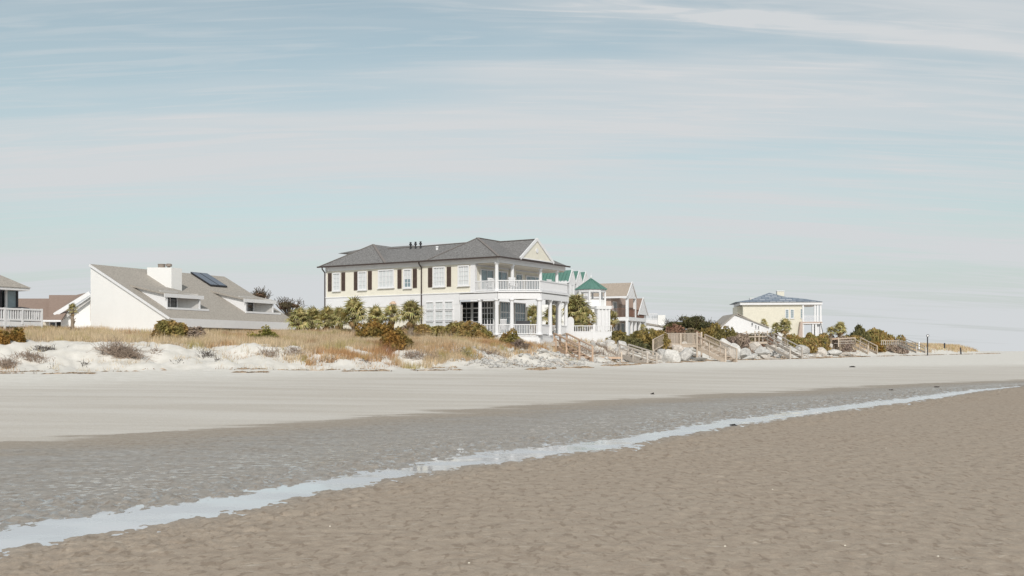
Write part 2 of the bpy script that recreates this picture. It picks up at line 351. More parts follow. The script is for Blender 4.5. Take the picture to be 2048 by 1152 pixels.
# small dark pits and pale shell specks
pits = rmap(noise(7.5, 3, st=(1.6, .7, 1), dist=.6), .53, .66)
fore = rmap(wet, -.5, -2.5)
pm = nd('ShaderNodeMath', operation='MULTIPLY'); L.new(pits, pm.inputs[0]); L.new(fore, pm.inputs[1])
pm2 = nd('ShaderNodeMath', operation='MULTIPLY'); L.new(pm.outputs[0], pm2.inputs[0]); pm2.inputs[1].default_value = .45
colr = mixc(pm2.outputs[0], colr, (.17, .125, .09))
grain = nd('ShaderNodeVectorMath', operation='SCALE'); L.new(colr, grain.inputs[0]); L.new(rmap(sp, .3, .7, .92, 1.08, False), grain.inputs['Scale']); colr = grain.outputs[0]
pale = rmap(noise(8, 3, st=(.7, 1.5, 1)), .64, .72, 0, .45); colr = mixc(pale, colr, (.50, .45, .38))
L.new(colr, B.inputs['Base Color'])
# wetness -> gloss
wz = rmap(wetn, -1.2, -4.5)
up = rmap(across, -.2, .5)
pud = rmap(noise(6.5, 4, st=(.9, 1.1, 1), rough=.65), .545, .585)
near = rmap(across, 5.5, 0.5, .30, 1.0)
g1 = mth('MULTIPLY', mth('MULTIPLY', pud, up), near)
film = mth('MULTIPLY', mth('MULTIPLY', wz, up), rmap(noise(1.4, 4, st=(.6, 1.5, 1)), .35, .6, .25, .75))
ro = mth('SUBTRACT', mth('SUBTRACT', .80, mth('MULTIPLY', film, .42)), mth('MULTIPLY', g1, .62)); ro2 = mth('MAXIMUM', ro, .06)
L.new(ro2, B.inputs['Roughness']); 
L.new(mth('ADD', mth('ADD', .15, mth('MULTIPLY', film, .4)), mth('MULTIPLY', g1, .6)), B.inputs['Specular IOR Level'])
bp = nd('ShaderNodeBump'); bp.inputs['Strength'].default_value = .55; bp.inputs['Distance'].default_value = .02
bh = mth('ADD', mth('MULTIPLY', noise(7.5, 3, st=(1.25, .75, 1), dist=.6), -.8), mth('MULTIPLY', noise(22, 3), .5)); L.new(bh, bp.inputs['Height'])
bs = mth('MULTIPLY', mth('SUBTRACT', 1, mth('MULTIPLY', g1, .9)), .9); L.new(bs, bp.inputs['Strength'])
L.new(bp.outputs[0], B.inputs['Normal'])
me.materials.append(gm)
ground = link('ground', me); ground['kind'] = 'structure'

# water: one sheet along the tidal stream, 12 mm under the sand level
VW = []; K = 9
for i in range(len(ST)):
    j0, j1 = max(0, i-1), min(len(ST)-1, i+1); t = ST[j1, :2]-ST[j0, :2]; t /= np.linalg.norm(t); nrm = np.array([-t[1], t[0]])
    for k in range(K):
        o = (k/(K-1)*2-1)*ST[i, 2]*2.3; VW.append((ST[i, 0]+nrm[0]*o, ST[i, 1]+nrm[1]*o, -.010))
FW = [(i*K+k, (i+1)*K+k, (i+1)*K+k+1, i*K+k+1) for i in range(len(ST)-1) for k in range(K-1)]
wm = bpy.data.materials.new('shallow_water'); wm.use_nodes = True
nt = wm.node_tree; N = nt.nodes; L = nt.links; B = N['Principled BSDF']; geo = nd('ShaderNodeNewGeometry'); L.new(rmap(noise(1.3, 4, st=(.5, 1.2, 1), rot=-60), .4, .65, .04, .34), B.inputs['Roughness'])
B.inputs['Base Color'].default_value = (.52, .53, .55, 1); B.inputs['Roughness'].default_value = .10; B.inputs['IOR'].default_value = 1.45; B.inputs['Specular IOR Level'].default_value = .9
bp = nd('ShaderNodeBump'); bp.inputs['Strength'].default_value = .12; bp.inputs['Distance'].default_value = .01; L.new(noise(9, 3, st=(.5, 1.4, 1)), bp.inputs['Height']); L.new(bp.outputs[0], B.inputs['Normal'])
wat = link('water', newmesh('water', VW, [f[::-1] for f in FW], wm, True)); wat['kind'] = 'structure'

# ------------------------------------------------------------------ mesh helpers
class MB:
    def __init__(s): s.v = []; s.f = []
    def add(s, vs, fs): b = len(s.v); s.v += [tuple(v) for v in vs]; s.f += [tuple(b+i for i in f) for f in fs]; return s
    def box(s, x0, x1, y0, y1, z0, z1):
        return s.add([(x0, y0, z0), (x1, y0, z0), (x1, y1, z0), (x0, y1, z0), (x0, y0, z1), (x1, y0, z1), (x1, y1, z1), (x0, y1, z1)],
                     [(0, 3, 2, 1), (4, 5, 6, 7), (0, 1, 5, 4), (1, 2, 6, 5), (2, 3, 7, 6), (3, 0, 4, 7)])
    def prism(s, poly, d):      # planar polygon swept along vector d
        n = len(poly); d = Vector(d); P = [Vector(p) for p in poly]
        nn = (P[1]-P[0]).cross(P[2]-P[0])
        if nn.dot(d) > 0: P = P[::-1]
        vs = P+[p+d for p in P]
        return s.add(vs, [tuple(range(n)), tuple(range(2*n-1, n-1, -1))]+[(i, (i+n), (i+1) % n+n, (i+1) % n) for i in range(n)])
    def solid(s, vs, fs): return s.add(vs, fs)
    def bar(s, p, q, w, h=None, up=(0, 0, 1)):
        h = h or w; p = Vector(p); q = Vector(q); d = (q-p).normalized(); u = Vector(up)
        if abs(d.dot(u)) > .99: u = Vector((1, 0, 0))
        a = d.cross(u).normalized()*w/2; b = a.cross(d).normalized()*h/2
        vs = [p-a-b, p+a-b, p+a+b, p-a+b, q-a-b, q+a-b, q+a+b, q-a+b]
        return s.add(vs, [(0, 1, 2, 3), (7, 6, 5, 4), (0, 4, 5, 1), (1, 5, 6, 2), (2, 6, 7, 3), (3, 7, 4, 0)])
    def lathe(s, cx, cy, prof, n=12, a0=0.):
        vs = []; 
        for r_, z_ in prof: vs += [(cx+r_*math.cos(a0+2*math.pi*k/n), cy+r_*math.sin(a0+2*math.pi*k/n), z_) for k in range(n)]
        fs = [(i*n+k, i*n+(k+1) % n, (i+1)*n+(k+1) % n, (i+1)*n+k) for i in range(len(prof)-1) for k in range(n)]
        fs += [tuple(range(n-1, -1, -1)), tuple((len(prof)-1)*n+k for k in range(n))]
        return s.add(vs, fs)
    def mesh(s, name, m):
        me = bpy.data.meshes.new(name); me.from_pydata([tuple(v) for v in s.v], [], s.f)
        for q in (m if isinstance(m, (list, tuple)) else [m]): me.materials.append(q)
        me.update(); return me
    def build(s, name, m, parent=None, loc=None, rz=None):
        o = link(name, s.mesh(name, m), parent)
        if loc is not None: o.location = loc
        if rz is not None: o.rotation_euler = (0, 0, rz)
        return o
def tag(o, label, cat, group=None, kind=None):
    if label: o['label'] = label
    if cat: o['category'] = cat
    if group: o['group'] = group
    if kind: o['kind'] = kind
    return o
def thing(name, label, cat, loc=(0, 0, 0), rz=0., group=None):
    o = link(name, None); o.location = loc; o.rotation_euler = (0, 0, rz); o.empty_display_size = .3
    return tag(o, label, cat, group)
_unit = {}
def piece(name, m, parent, p, q, w, h=None):
    """a beam from p to q, w wide and h high, sharing one unit mesh per material"""
    h = h or w; p = Vector(p); q = Vector(q); d = q-p
    key = m.name
    if key not in _unit: _unit[key] = MB().box(-.5, .5, -.5, .5, -.5, .5).mesh('beam_'+key, m)
    o = link(name, _unit[key], parent)
    x = d.normalized(); u = Vector((0, 0, 1))
    if abs(x.dot(u)) > .99: y = Vector((0, 1, 0))
    else: y = u.cross(x).normalized()
    z = x.cross(y)
    Mx = Matrix((x, y, z)).transposed().to_4x4(); Mx.translation = (p+q)/2
    o.matrix_local = Mx @ Matrix.Diagonal((d.length, w, h, 1)); return o
_wc = {}
def window(parent, x, y, z0, z1, w, rz, nx, ny, glass, casing=.10, name='window', transom=0., fr='trimw', mun=.035, sill=True):
    """window centred at x,y facing local -y turned by rz; glass set back in a casing, muntins in front of it"""
    key = (round(w, 2), round(z1-z0, 2), nx, ny, glass, casing, transom, fr, sill)
    h = z1-z0
    if key not in _wc:
        f = MB(); c_ = casing
        f.box(-w/2-c_, -w/2, -.10, .05, -c_, h+c_); f.box(w/2, w/2+c_, -.10, .05, -c_, h+c_); f.box(-w/2, w/2, -.10, .05, h, h+c_); f.box(-w/2, w/2, -.10, .05, -c_, 0)
        ht = h-transom
        for k in range(1, nx):
            xx = -w/2+w*k/nx; wide = mun*(2.2 if nx > 2 and nx % 2 == 0 and k % 2 == 0 else 1); f.box(xx-wide/2, xx+wide/2, -.06, -.03, 0, h)
        for k in range(1, ny): zz = ht*k/ny; f.box(-w/2, w/2, -.058, -.031, zz-mun/2, zz+mun/2)
        if transom: f.box(-w/2, w/2, -.07, -.032, ht-.05, ht+.05)
        g = MB().box(-w/2, w/2, -.025, -.008, 0, h)
        si = MB().box(-w/2-c_-.05, w/2+c_+.05, -.15, .05, -c_-.06, -c_-.002)
        _wc[key] = (f.mesh('window_frame', M[fr]), g.mesh('window_pane', M[glass]), si.mesh('window_sill', M[fr]))
    a, b, s_ = _wc[key]
    o = link(name, a, parent); o.location = (x, y, z0); o.rotation_euler = (0, 0, rz)
    p = link('pane', b, o)
    if sill: link('sill', s_, o)
    return o
def railing(parent, p, q, h, sp=.14, post=None, bw=.05, m='white', base=.1, rail=.08, brh=None, bottom=True):
    p = Vector(p); q = Vector(q); d = q-p; n = max(2, int(Vector((d.x, d.y, 0)).length/sp))
    up = Vector((0, 0, 1))
    piece('top_rail', M[m], parent, p+up*h, q+up*h, rail*1.3, rail)
    if bottom: piece('bottom_rail', M[m], parent, p+up*base, q+up*base, rail, rail)
    for k in range(n):
        c_ = p+d*((k+.5)/n); piece('baluster', M[m], parent, c_+up*base, c_+up*(h-.01), bw, bw)
def hip(x0, x1, y0, y1, ze, zr, inset, axis='x', gable=False):
    """closed hip roof; ridge along axis, pulled in from each end by inset (0 makes gables)"""
    m = MB()
    if axis == 'x':
        yc = (y0+y1)/2; rr = [(x0+inset[0], yc, zr), (x1-inset[1], yc, zr)]
        m.solid([(x0, y0, ze), (x1, y0, ze), (x1, y1, ze), (x0, y1, ze)]+rr, [(0, 3, 2, 1), (0, 1, 5, 4), (1, 2, 5), (2, 3, 4, 5), (3, 0, 4)])
    else:
        xc = (x0+x1)/2; rr = [(xc, y0+inset[0], zr), (xc, y1-inset[1], zr)]
        m.solid([(x0, y0, ze), (x1, y0, ze), (x1, y1, ze), (x0, y1, ze)]+rr, [(0, 3, 2, 1), (0, 1, 4), (1, 2, 5, 4), (2, 3, 5), (3, 0, 4, 5)])
    return m
PI = math.pi
FRONT, RIGHT = 0., PI/2      # a window's normal: local -y, local +x

# ================================================================== MAIN HOUSE
G = 2.5
H1 = thing('beach_house', 'large two storey cream and white house with charcoal hip roof and columned porches', 'house', (-1.15, 82, G), R(-32))
def Zr(z): return z-G
mb = MB().box(-18.2, -2.2, 0, 10.7, Zr(6.5), Zr(8.86)); mb.build('upper_wall', M['cream'], H1)
mb = MB().box(-18.2, -3.65, .0, 6.4, Zr(1.6), Zr(5.2)); mb.build('lower_wall', M['cream'], H1)
# front lower corner block is recessed for the porch
for o in list(H1.children):
    if o.name.startswith('lower_wall'): bpy.data.objects.remove(o)
MB().prism([(-18.2, 0, Zr(1.6)), (-3.65, 0, Zr(1.6)), (-3.65, .35, Zr(1.6)), (-5.4, 1.6, Zr(1.6)), (-1.2, 1.6, Zr(1.6)), (-1.2, 6.6, Zr(1.6)), (-4.5, 6.6, Zr(1.6)), (-4.5, 10.7, Zr(1.6)), (-18.2, 10.7, Zr(1.6))], (0, 0, 3.90)).build('lower_wall', M['cream'], H1)
# white base course, bands and cornice
b = MB(); b.box(-18.26, -3.70, -.06, 0.05, Zr(5.5), Zr(6.42)); b.build('belt_course', M['trimw'], H1)
b = MB(); b.box(-18.30, -2.15, -.11, 0.04, Zr(6.42), Zr(6.5)); b.build('belt_moulding', M['trimw'], H1)
b = MB(); b.box(-18.27, .12, -.10, .12, Zr(8.80), Zr(9.17)); b.box(-.10, .125, .12, 10.95, Zr(8.80), Zr(9.17)); b.build('cornice', M['trimw'], H1)
for q_ in ((-18.3, -18.2, -.05, .35, 1.6, 8.8), (-2.62, -2.15, -.045, .25, 6.5, 8.8), (-7.4, -3.62, -.04, .28, 1.9, 5.5)): MB().box(*q_[:4], Zr(q_[4]), Zr(q_[5])).build('wall_trim', M['trimw'], H1)
b = MB(); b.box(-18.6, .2, -.25, 11.0, Zr(9.172), Zr(9.19)); b.build('soffit', M['trimw'], H1)
# porch ceilings / floors
poly = [(-3.66, .0), (.05, 0), (2.87, 1.8), (2.31, 7.34), (.3, 9.4), (-1.0, 10.7), (-2.2, 10.7), (-2.2, 0.02)]
P1 = (2.87, 1.8); P2 = (2.31, 7.34); P3 = (.3, 9.4)
bal = [(-2.2, -.02), (.05, -.02), P1, P2, P3, (-1.6, 10.6), (-2.2, 10.6)]
MB().prism([(x, y, Zr(6.38)) for x, y in bal], (0, 0, .10)).build('balcony_floor', M['trimw'], H1)
MB().prism([(x, y, Zr(6.33)) for x, y in [(-3.7, .06), (.0, .06), (2.75, 1.85), (2.2, 7.25), (.2, 9.2), (-4.4, 10.6)]], (0, 0, .045)).build('porch_ceiling', M['beigewall'], H1)
pfl = [(-3.66, .02), (.05, -.02), P1, P2, P3, (-1.6, 10.6), (-4.4, 10.6), (-4.4, 1.6)]
MB().prism([(x, y, Zr(2.86)) for x, y in pfl], (0, 0, .10)).build('porch_floor', M['trimw'], H1)
def edge(m, pts, z0, z1, th, name, off=0):
    b = MB()
    for (a, c_) in zip(pts[:-1], pts[1:]):
        b.bar((a[0], a[1], (z0+z1)/2), (c_[0], c_[1], (z0+z1)/2), th, z1-z0)
    return b.build(name, M[m], H1)
ring = [(-3.62, -.02), (.05, -.02), P1, P2, P3, (-1.6, 10.6)]
edge('trimw', ring, Zr(5.86), Zr(6.325), .26, 'porch_beam')
edge('trimw', [(-2.2, -.08), (.07, -.08), (2.95, 1.76), (2.39, 7.37), (.3, 9.5)], Zr(6.40), Zr(6.52), .24, 'balcony_edge')
edge('trimw', [(-3.6, .08), (.0, .08), (2.78, 1.86), (2.22, 7.3), (.25, 9.3)], Zr(1.6), Zr(2.855), .12, 'porch_skirt')
MB().box(-1.9, .05, .0, 10.8, Zr(8.70), Zr(8.79)).build('upper_ceiling', M['beigewall'], H1)
# inner walls of the porches
MB().box(-2.19, -2.12, .02, 10.66, Zr(8.62), Zr(8.79)).build('inner_frieze', M['trimw'], H1)
# windows, upper facade
def ff(x0, x1, z0, z1, nx, ny, g='glasslight', **k): return window(H1, (x0+x1)/2, 0, Zr(z0), Zr(z1), x1-x0, FRONT, nx, ny, g, **k)
ff(-17.35, -16.65, 7.12, 8.55, 2, 4); ff(-14.42, -13.62, 7.12, 8.55, 2, 4); ff(-12.15, -10.6, 7.22, 8.6, 4, 3)
o_ = ff(-9.38, -8.72, 7.12, 8.55, 2, 4); MB().box(-.29, .29, -.029, -.0255, .03, .66).build('lower_pane', M['glassblue'], o_)
ff(-6.28, -5.24, 7.12, 8.6, 4, 4); ff(-3.32, -2.8+.5, 7.12, 8.6, 4, 4) if False else ff(-3.75, -2.82, 7.12, 8.6, 4, 4)
for x0 in (-18.02, -16.44, -14.99, -13.40, -10.14, -8.50, -6.90, -4.98):
    b = MB(); b.box(0, .42, -.055, .01, 0, 1.62)
    for (a, c_) in ((.08, .74), (.86, 1.54)):
        for k in range(9): zz = a+(c_-a)*k/9; b.box(.06, .36, -.075, -.055, zz+.01, zz+.05)
    s_ = b.build('shutter', M['shutter'], H1, (x0, 0, Zr(7.03)))
# lower facade triple windows
for x0, x1 in ((-7.02, -6.32), (-6.05, -5.35), (-5.08, -4.38)):
    for z0, z1 in ((3.5, 4.1), (4.28, 5.02), (5.2, 5.75)): window(H1, (x0+x1)/2, -.04, Zr(z0), Zr(z1), x1-x0, FRONT, 2, 2 if z0 > 4 and z0 < 5 else 1, 'glasslight', casing=.06, sill=False)
window(H1, -11.3, 0, Zr(3.4), Zr(4.9), .8, FRONT, 2, 3, 'glasslight'); window(H1, -14.6, 0, Zr(3.4), Zr(4.9), 1.2, FRONT, 4, 3, 'glasslight')
# inner upper windows on the wall facing the side porch
def sw(y0, y1, z0, z1, nx, ny, g, x=-2.2, **k): return window(H1, x, (y0+y1)/2, Zr(z0), Zr(z1), y1-y0, RIGHT, nx, ny, g, **k)
sw(.85, 2.6, 6.8, 8.35, 2, 1, 'glassblue'); sw(3.2, 4.75, 6.8, 8.35, 2, 1, 'glassblue'); sw(6.3, 7.2, 6.7, 8.3, 2, 1, 'glassblue'); sw(8.0, 10.3, 7.0, 8.25, 3, 1, 'glassblue')
MB().box(-2.2, -1.95, 5.2, 5.9, Zr(6.5), Zr(8.65)).build('pilaster', M['cream'], H1)
# lower recess windows: slanted wall, french doors, bay
ang_ = math.atan2(.35-1.6, -3.65+5.4)
window(H1, -3.15, 1.6, Zr(3.75), Zr(5.75), .55, FRONT, 1, 4, 'glassdark', transom=.5, casing=.07)
window(H1, -4.1, 1.6, Zr(3.75), Zr(5.75), .95, FRONT, 2, 4, 'glassdark', transom=.5, casing=.07)
d_ = window(H1, -2.0, 1.6, Zr(3.0), Zr(5.75), 1.15, FRONT, 4, 5, 'glassdark', transom=.5, casing=.08, name='french_door', sill=False)
sw(2.25, 3.85, 3.2, 5.72, 4, 4, 'glassblue', x=-1.2, transom=.8, casing=.07); sw(4.5, 6.1, 3.2, 5.72, 4, 4, 'glassblue', x=-1.2, transom=.8, casing=.07)
# columns
cprof = lambda h, r_: [(r_*1.5, 0), (r_*1.5, .10), (r_*1.18, .12), (r_*1.12, .25), (r_*1.08, .9), (r_*.92, h-.22), (r_*.95, h-.16), (r_*1.3, h-.1), (r_*1.45, h-.08), (r_*1.45, h)]
def column(x, y, z0, z1, r_=.155):
    o = MB().lathe(0, 0, cprof(z1-z0, r_), 14).build('column', M['trimw'], H1, (x, y, Zr(z0)))
    for p_ in o.data.polygons: p_.use_smooth = len(p_.vertices) == 4
    return o
for x, y in ((-1.72, .05), (-.12, .05), (.95, .62), (2.78, 1.85), (2.55, 4.0), (2.36, 5.9), (2.2, 7.3), (.25, 9.3)): column(x, y, 2.96, 5.86, .16)
column(2.78, 1.85, 2.97, 5.85, .2)
for x, y in ((-.12, .05), (-.08, 2.35), (-.08, 6.9), (-.08, 9.75)): column(x, y, 6.48, 8.80, .15)
# railings
for a, c_ in (((-2.1, -.02), (-.3, -.02)), ((.05, -.02), (P1[0], P1[1])), (P1, P2), (P2, P3)): railing(H1, (*a, Zr(6.5)), (*c_, Zr(6.5)), .84, .125)
for a, c_ in (((-3.6, -.02), (-1.9, -.02)), ((-1.55, -.02), (-.3, -.02)), ((.1, .0), (P1[0]-.2, P1[1]-.1)), ((P1[0], P1[1]+.2), (2.5, 4.0)), ((2.4, 5.9), (2.31, 7.2))): railing(H1, (*a, Zr(2.97)), (*c_, Zr(2.97)), .84, .13)
# roofs
mh_ = MB(); mh_.solid([(-18.6, -.4, Zr(9.2)), (.35, -.4, Zr(9.2)), (.35, 9.8, Zr(9.2)), (-18.6, 9.8, Zr(9.2)), (-15, 3.5, Zr(10.9)), (-3.8, 3.5, Zr(11.0))], [(0, 3, 2, 1), (0, 1, 5, 4), (1, 2, 5), (2, 3, 4, 5), (3, 0, 4)])
mh_.build('roof', M['roofdark'], H1)
hip(-18.85, -11.15, -.42, 11.3, Zr(9.205), Zr(11.3), (3.0, 3.0), 'y').build('roof', M['roofdark'], H1)
mr_ = MB(); mr_.solid([(-6.9, -.42, Zr(9.21)), (.42, -.42, Zr(9.21)), (.42, 11.1, Zr(9.21)), (-6.9, 11.1, Zr(9.21)), (-3.7, 2.6, Zr(11.22)), (-3.7, 8.5, Zr(11.22))], [(0, 3, 2, 1), (0, 1, 4), (1, 2, 5, 4), (2, 3, 5), (3, 0, 4, 5)])
mr_.build('roof', M['roofdark'], H1)
# gable over the side porch
gb = MB(); gb.solid([(.45, 2.75, Zr(9.3)), (.45, 8.05, Zr(9.3)), (.45, 5.35, Zr(11.12)), (-4.5, 2.75, Zr(9.3)), (-4.5, 8.05, Zr(9.3)), (-3.7, 5.35, Zr(11.12))], [(0, 2, 5, 3), (2, 1, 4, 5), (0, 1, 2), (3, 5, 4), (0, 3, 4, 1)])
gb.build('gable_roof', M['roofdark'], H1)
g2 = MB().prism([(.452, 2.95, Zr(9.32)), (.452, 7.85, Zr(9.32)), (.452, 5.35, Zr(10.98))], (.02, 0, 0)).build('gable_wall', M['cream'], H1)
b = MB(); b.bar((.50, 2.62, Zr(9.28)), (.50, 5.35, Zr(11.12)), .10, .24); b.bar((.503, 8.18, Zr(9.28)), (.503, 5.35, Zr(11.12)), .10, .24); b.bar((.49, 2.9, Zr(9.36)), (.49, 7.9, Zr(9.36)), .06, .1); b.build('rake_board', M['trimw'], H1)
vt = MB().lathe(0, 0, [(.2, 0), (.2, .05)], 12); o_ = vt.build('gable_vent', M['trimw'], H1, (.48, 5.35, Zr(10.15))); o_.rotation_euler = (0, PI/2, 0)
# hip caps
b = MB()
for a, c_ in (((-11.15, -.42, 9.22), (-15, 2.6, 11.3)), ((-18.85, -.42, 9.22), (-15, 2.6, 11.3)), ((.42, -.42, 9.22), (-3.7, 2.6, 11.23)), ((-6.9, -.42, 9.22), (-3.7, 2.6, 11.23)), ((-3.7, 2.6, 11.23), (-3.7, 8.5, 11.23)), ((-3.7, 5.35, 11.13), (.42, 5.35, 11.13)), ((-14, 3.5, 10.92), (-4.2, 3.5, 11.01))):
    b.bar((a[0], a[1], Zr(a[2])), (c_[0], c_[1], Zr(c_[2])), .22, .05)
b.build('ridge_cap', M['roofcap'], H1)
b = MB(); b.bar((-18.9, -.47, Zr(9.19)), (.5, -.47, Zr(9.19)), .12, .12); b.bar((.48, -.5, Zr(9.192)), (.48, 11.15, Zr(9.192)), .12, .12); b.build('gutter', M['gutter'], H1)
for x in (-18.33, -7.55):
    b = MB(); b.bar((x, -.45, Zr(9.15)), (x, -.45, Zr(9.0)), .08); b.bar((x, -.45, Zr(9.0)), (x, -.09 if x > -10 else -.1, Zr(8.7)), .08); b.bar((x, -.1, Zr(8.7)), (x, -.1, Zr(2.6)), .08); b.build('downspout', M['gutter'], H1)
for k in range(3): MB().lathe(0, 0, [(.07, -.3), (.07, .30), (.13, .32), (.13, .42), (.05, .46), (.09, .5), (.09, .58)], 8).build('roof_vent', M['darkmetal'], H1, (-11.0+k*.55, 2.9, Zr(10.72)))
MB().lathe(0, 0, [(.11, -.2), (.11, .14), (.16, .16), (.1, .24)], 8).build('roof_vent', M['trimw'], H1, (-7.6, 2.2, Zr(10.45)))
# rear wing that shows behind the left end of the roof
b = MB().box(-24.0, -17, 9.5, 14, Zr(2), Zr(11.5)); b.build('rear_wall', M['trimw'], H1)
hip(-24.9, -16.5, 9.0, 14.5, Zr(11.5), Zr(12.15), (1, 1)).build('rear_roof', M['roofdark'], H1)
# wall lamp and rail basket
b = MB(); b.lathe(0, 0, [(.30, 0), (.28, .08), (.12, .2), (.04, .24)], 12); b.bar((0, 0, .15), (0, .35, .25), .04); b.build('wall_lamp', M['woodnew'], H1, (-10.4, -.35, Zr(5.7)))
# porch furniture (things of their own, standing on the porch)
def on_house(x, y, z): return H1.matrix_basis @ Vector((x, y, Zr(z)))
bpy.context.view_layer.update()
def loc_main(x, y, z):
    a = R(-32); return Vector((-1.15+x*math.cos(a)-y*math.sin(a), 82+x*math.sin(a)+y*math.cos(a), z))
def rocking_chair(x, y, z, label, ang=0., group='white chairs on the porches', top=1.15):
    t = thing('chair', label, 'chair', loc_main(x, y, z), R(-32)+ang, group)
    MB().box(-.28, .28, -.26, .26, .40, .45).build('seat', M['white'], t)
    b = MB()
    for k in range(5): b.box(-.27+k*.115, -.19+k*.115, .24, .28, .45, top)
    b.box(-.3, .3, .235, .285, top-.08, top+.03); b.build('backrest', M['white'], t)
    for sx in (-.27, .27):
        b = MB(); b.box(sx-.03, sx+.03, -.26, -.20, 0.03, .68); b.box(sx-.03, sx+.03, .22, .28, 0.03, .5); b.bar((sx, -.4, .03), (sx, .42, .05), .05, .05); b.build('leg', M['white'], t)
        MB().box(sx-.05, sx+.05, -.3, .28, .66, .70).build('armrest', M['white'], t)
    return t
rocking_chair(-1.2, .8, 6.49, 'white rocking chair on the upper porch beside the corner column', .4)
rocking_chair(.6, 1.35, 6.49, 'white rocking chair on the balcony right of the corner column', .9)
rocking_chair(2.0, 5.2, 6.49, 'white rocking chair at the far end of the balcony', 1.4)
rocking_chair(.1, .9, 2.97, 'white high backed chair on the ground porch beside the corner column', 1.0, top=1.3)
t = thing('grill', 'black barbecue grill behind the ground porch railing', 'grill', loc_main(1.15, 2.0, 2.97), R(-10))
MB().box(-.55, .55, -.28, .28, .78, .9).build('firebox', M['darkmetal'], t)
b = MB(); b.prism([(-.55, -.26, .905), (-.55, .26, .905), (-.55, .2, 1.12), (-.55, -.1, 1.17)], (1.1, 0, 0)); b.build('lid', M['darkmetal'], t)
for sx in (-.5, .5):
    for sy in (-.24, .24): MB().box(sx-.03, sx+.03, sy-.03, sy+.03, 0, .78).build('leg', M['darkmetal'], t)
# ================================================================== WHITE SALTBOX HOUSE
H2 = thing('saltbox_house', 'low white house with one huge grey sloping roof, square chimney and sunken dormers', 'house', (-24.05, 72, 2.0), R(63.8))
g = 2.0; ze, zt_, ym, xm = 4.05, 8.11, 7.82, 14.2
sl = (zt_-ze)/ym
b = MB().prism([(0, -.02, 3.55-g), (0, 1.1, 2.3-1.3-g), (0, ym-.02, .9-g), (0, ym-.02, zt_-.05-g), (0, -.02, ze-.06-g)], (.25, 0, 0)); b.build('gable_wall', M['whitewall'], H2)
MB().prism([(xm-.25, 1.4, .9-g), (xm-.25, ym-.02, .9-g), (xm-.25, ym-.02, zt_-.12-g), (xm-.25, 1.4, ze+1.4*sl-.1-g)], (.2, 0, 0)).build('end_wall', M['whitewall'], H2)
MB().box(.25, xm-.25, 1.5, 1.7, .9-g, 3.9-g).build('front_wall', M['dark'], H2)  # near-black colour paints in the shade beneath the eave overhang
# roof slab, with openings left for the two dormers
def rz_(y): return ze+sl*y-g
D1 = (1.15, 4.3); D2 = (10.2-.9, 10.2+2.2); YS, YT = 1.35, 4.3     # dormer spans in x, the sill line and where the dormer roof dies in
D2 = (9.55, 12.7)
def slab(x0, x1, y0, y1):
    return MB().prism([(x0, y0, rz_(y0)), (x0, y1, rz_(y1)), (x0, y1, rz_(y1)-.14), (x0, y0, rz_(y0)-.14)], (x1-x0, 0, 0))
rb = MB()
for x0, x1, y0, y1 in ((-.06, xm+.06, -.1, YS), (-.06, D1[0], YS, 3.0), (D1[1], D2[0], YS, 3.0), (D2[1], xm+.06, YS, 3.0), (-.06, xm+.06, 3.0, ym)):
    t_ = slab(x0, x1, y0, y1); rb.add(t_.v, t_.f)
rb.build('roof', M['roofgrey'], H2)
MB().box(.25, xm-.25, ym-.25, ym-.03, .9-g, zt_-.3-g).build('rear_wall', M['whitewall'], H2)
MB().box(-.05, xm+.07, -.16, -.10, 3.42-g, ze-.03-g).build('fascia', M['trimw'], H2)
MB().box(.3, xm, -.1, 1.6, 3.40-g, 3.46-g).build('soffit', M['shadegrey'], H2)
b = MB(); b.bar((-.09, -.05, ze-.09-g), (-.09, ym, zt_-.09-g), .06, .16); b.build('rake_board', M['trimw'], H2)
for (a, c_) in (D1, D2):
    dm = thing('dormer', None, None); dm.parent = H2
    for q in ('label', 'category'): 
        if q in dm: del dm[q]
    zf = 5.82-g; yf = 1.30               # front edge of the dormer roof
    yb = (zf+.30+g-ze)/sl                # where its back edge meets the slope
    MB().prism([(a-.35, yf, zf), (a-.35, 4.75, rz_(4.75)+.05), (a-.35, 4.75, rz_(4.75)-.1), (a-.35, yf, zf-.08)], (c_-a+.7, 0, 0)).build('roof', M['roofgrey'], dm)
    MB().box(a-.4, c_+.4, yf-.06, yf-.002, zf-.26, zf+.01).build('fascia', M['trimw'], dm)
    for xx, ww in ((a-.02, -.10), (c_+.02, .10)):
        MB().prism([(xx, yf+.02, rz_(yf)-.12), (xx, 4.2, rz_(4.2)), (xx, 4.7, rz_(4.7)), (xx, yf+.02, zf-.09)], (ww, 0, 0)).build('cheek_wall', M['trimw'], dm)
    MB().box(a, a+1.72, 2.05, 2.15, 4.6-g, 6.1-g).build('back_wall', M['shadegrey'], dm)  # grey puts the shade under the dormer fascia into the wall colour
    MB().prism([(a+1.70, 2.05, 4.6-g), (c_-.02, 1.42, 4.6-g), (c_-.02, 1.52, 4.6-g), (a+1.70, 2.15, 4.6-g)], (0, 0, 1.35)).build('side_wall', M['shadegrey'], dm)  # inner cheek in grey, its shade painted into the colour
    MB().box(a, c_, 1.35, 2.04, 4.66-g, 4.72-g).build('recess_floor', M['trimw'], dm)
    MB().box(a-.2, c_+.9, YS-.16, YS-.0, rz_(YS)-.05, rz_(YS)+.10).build('sill', M['trimw'], dm)
    wx = a+.88
    window(dm, wx, 2.05, 4.80-g, 5.66-g, 1.3, FRONT, 2, 1, 'glassdark', casing=.09, sill=False, mun=.08)
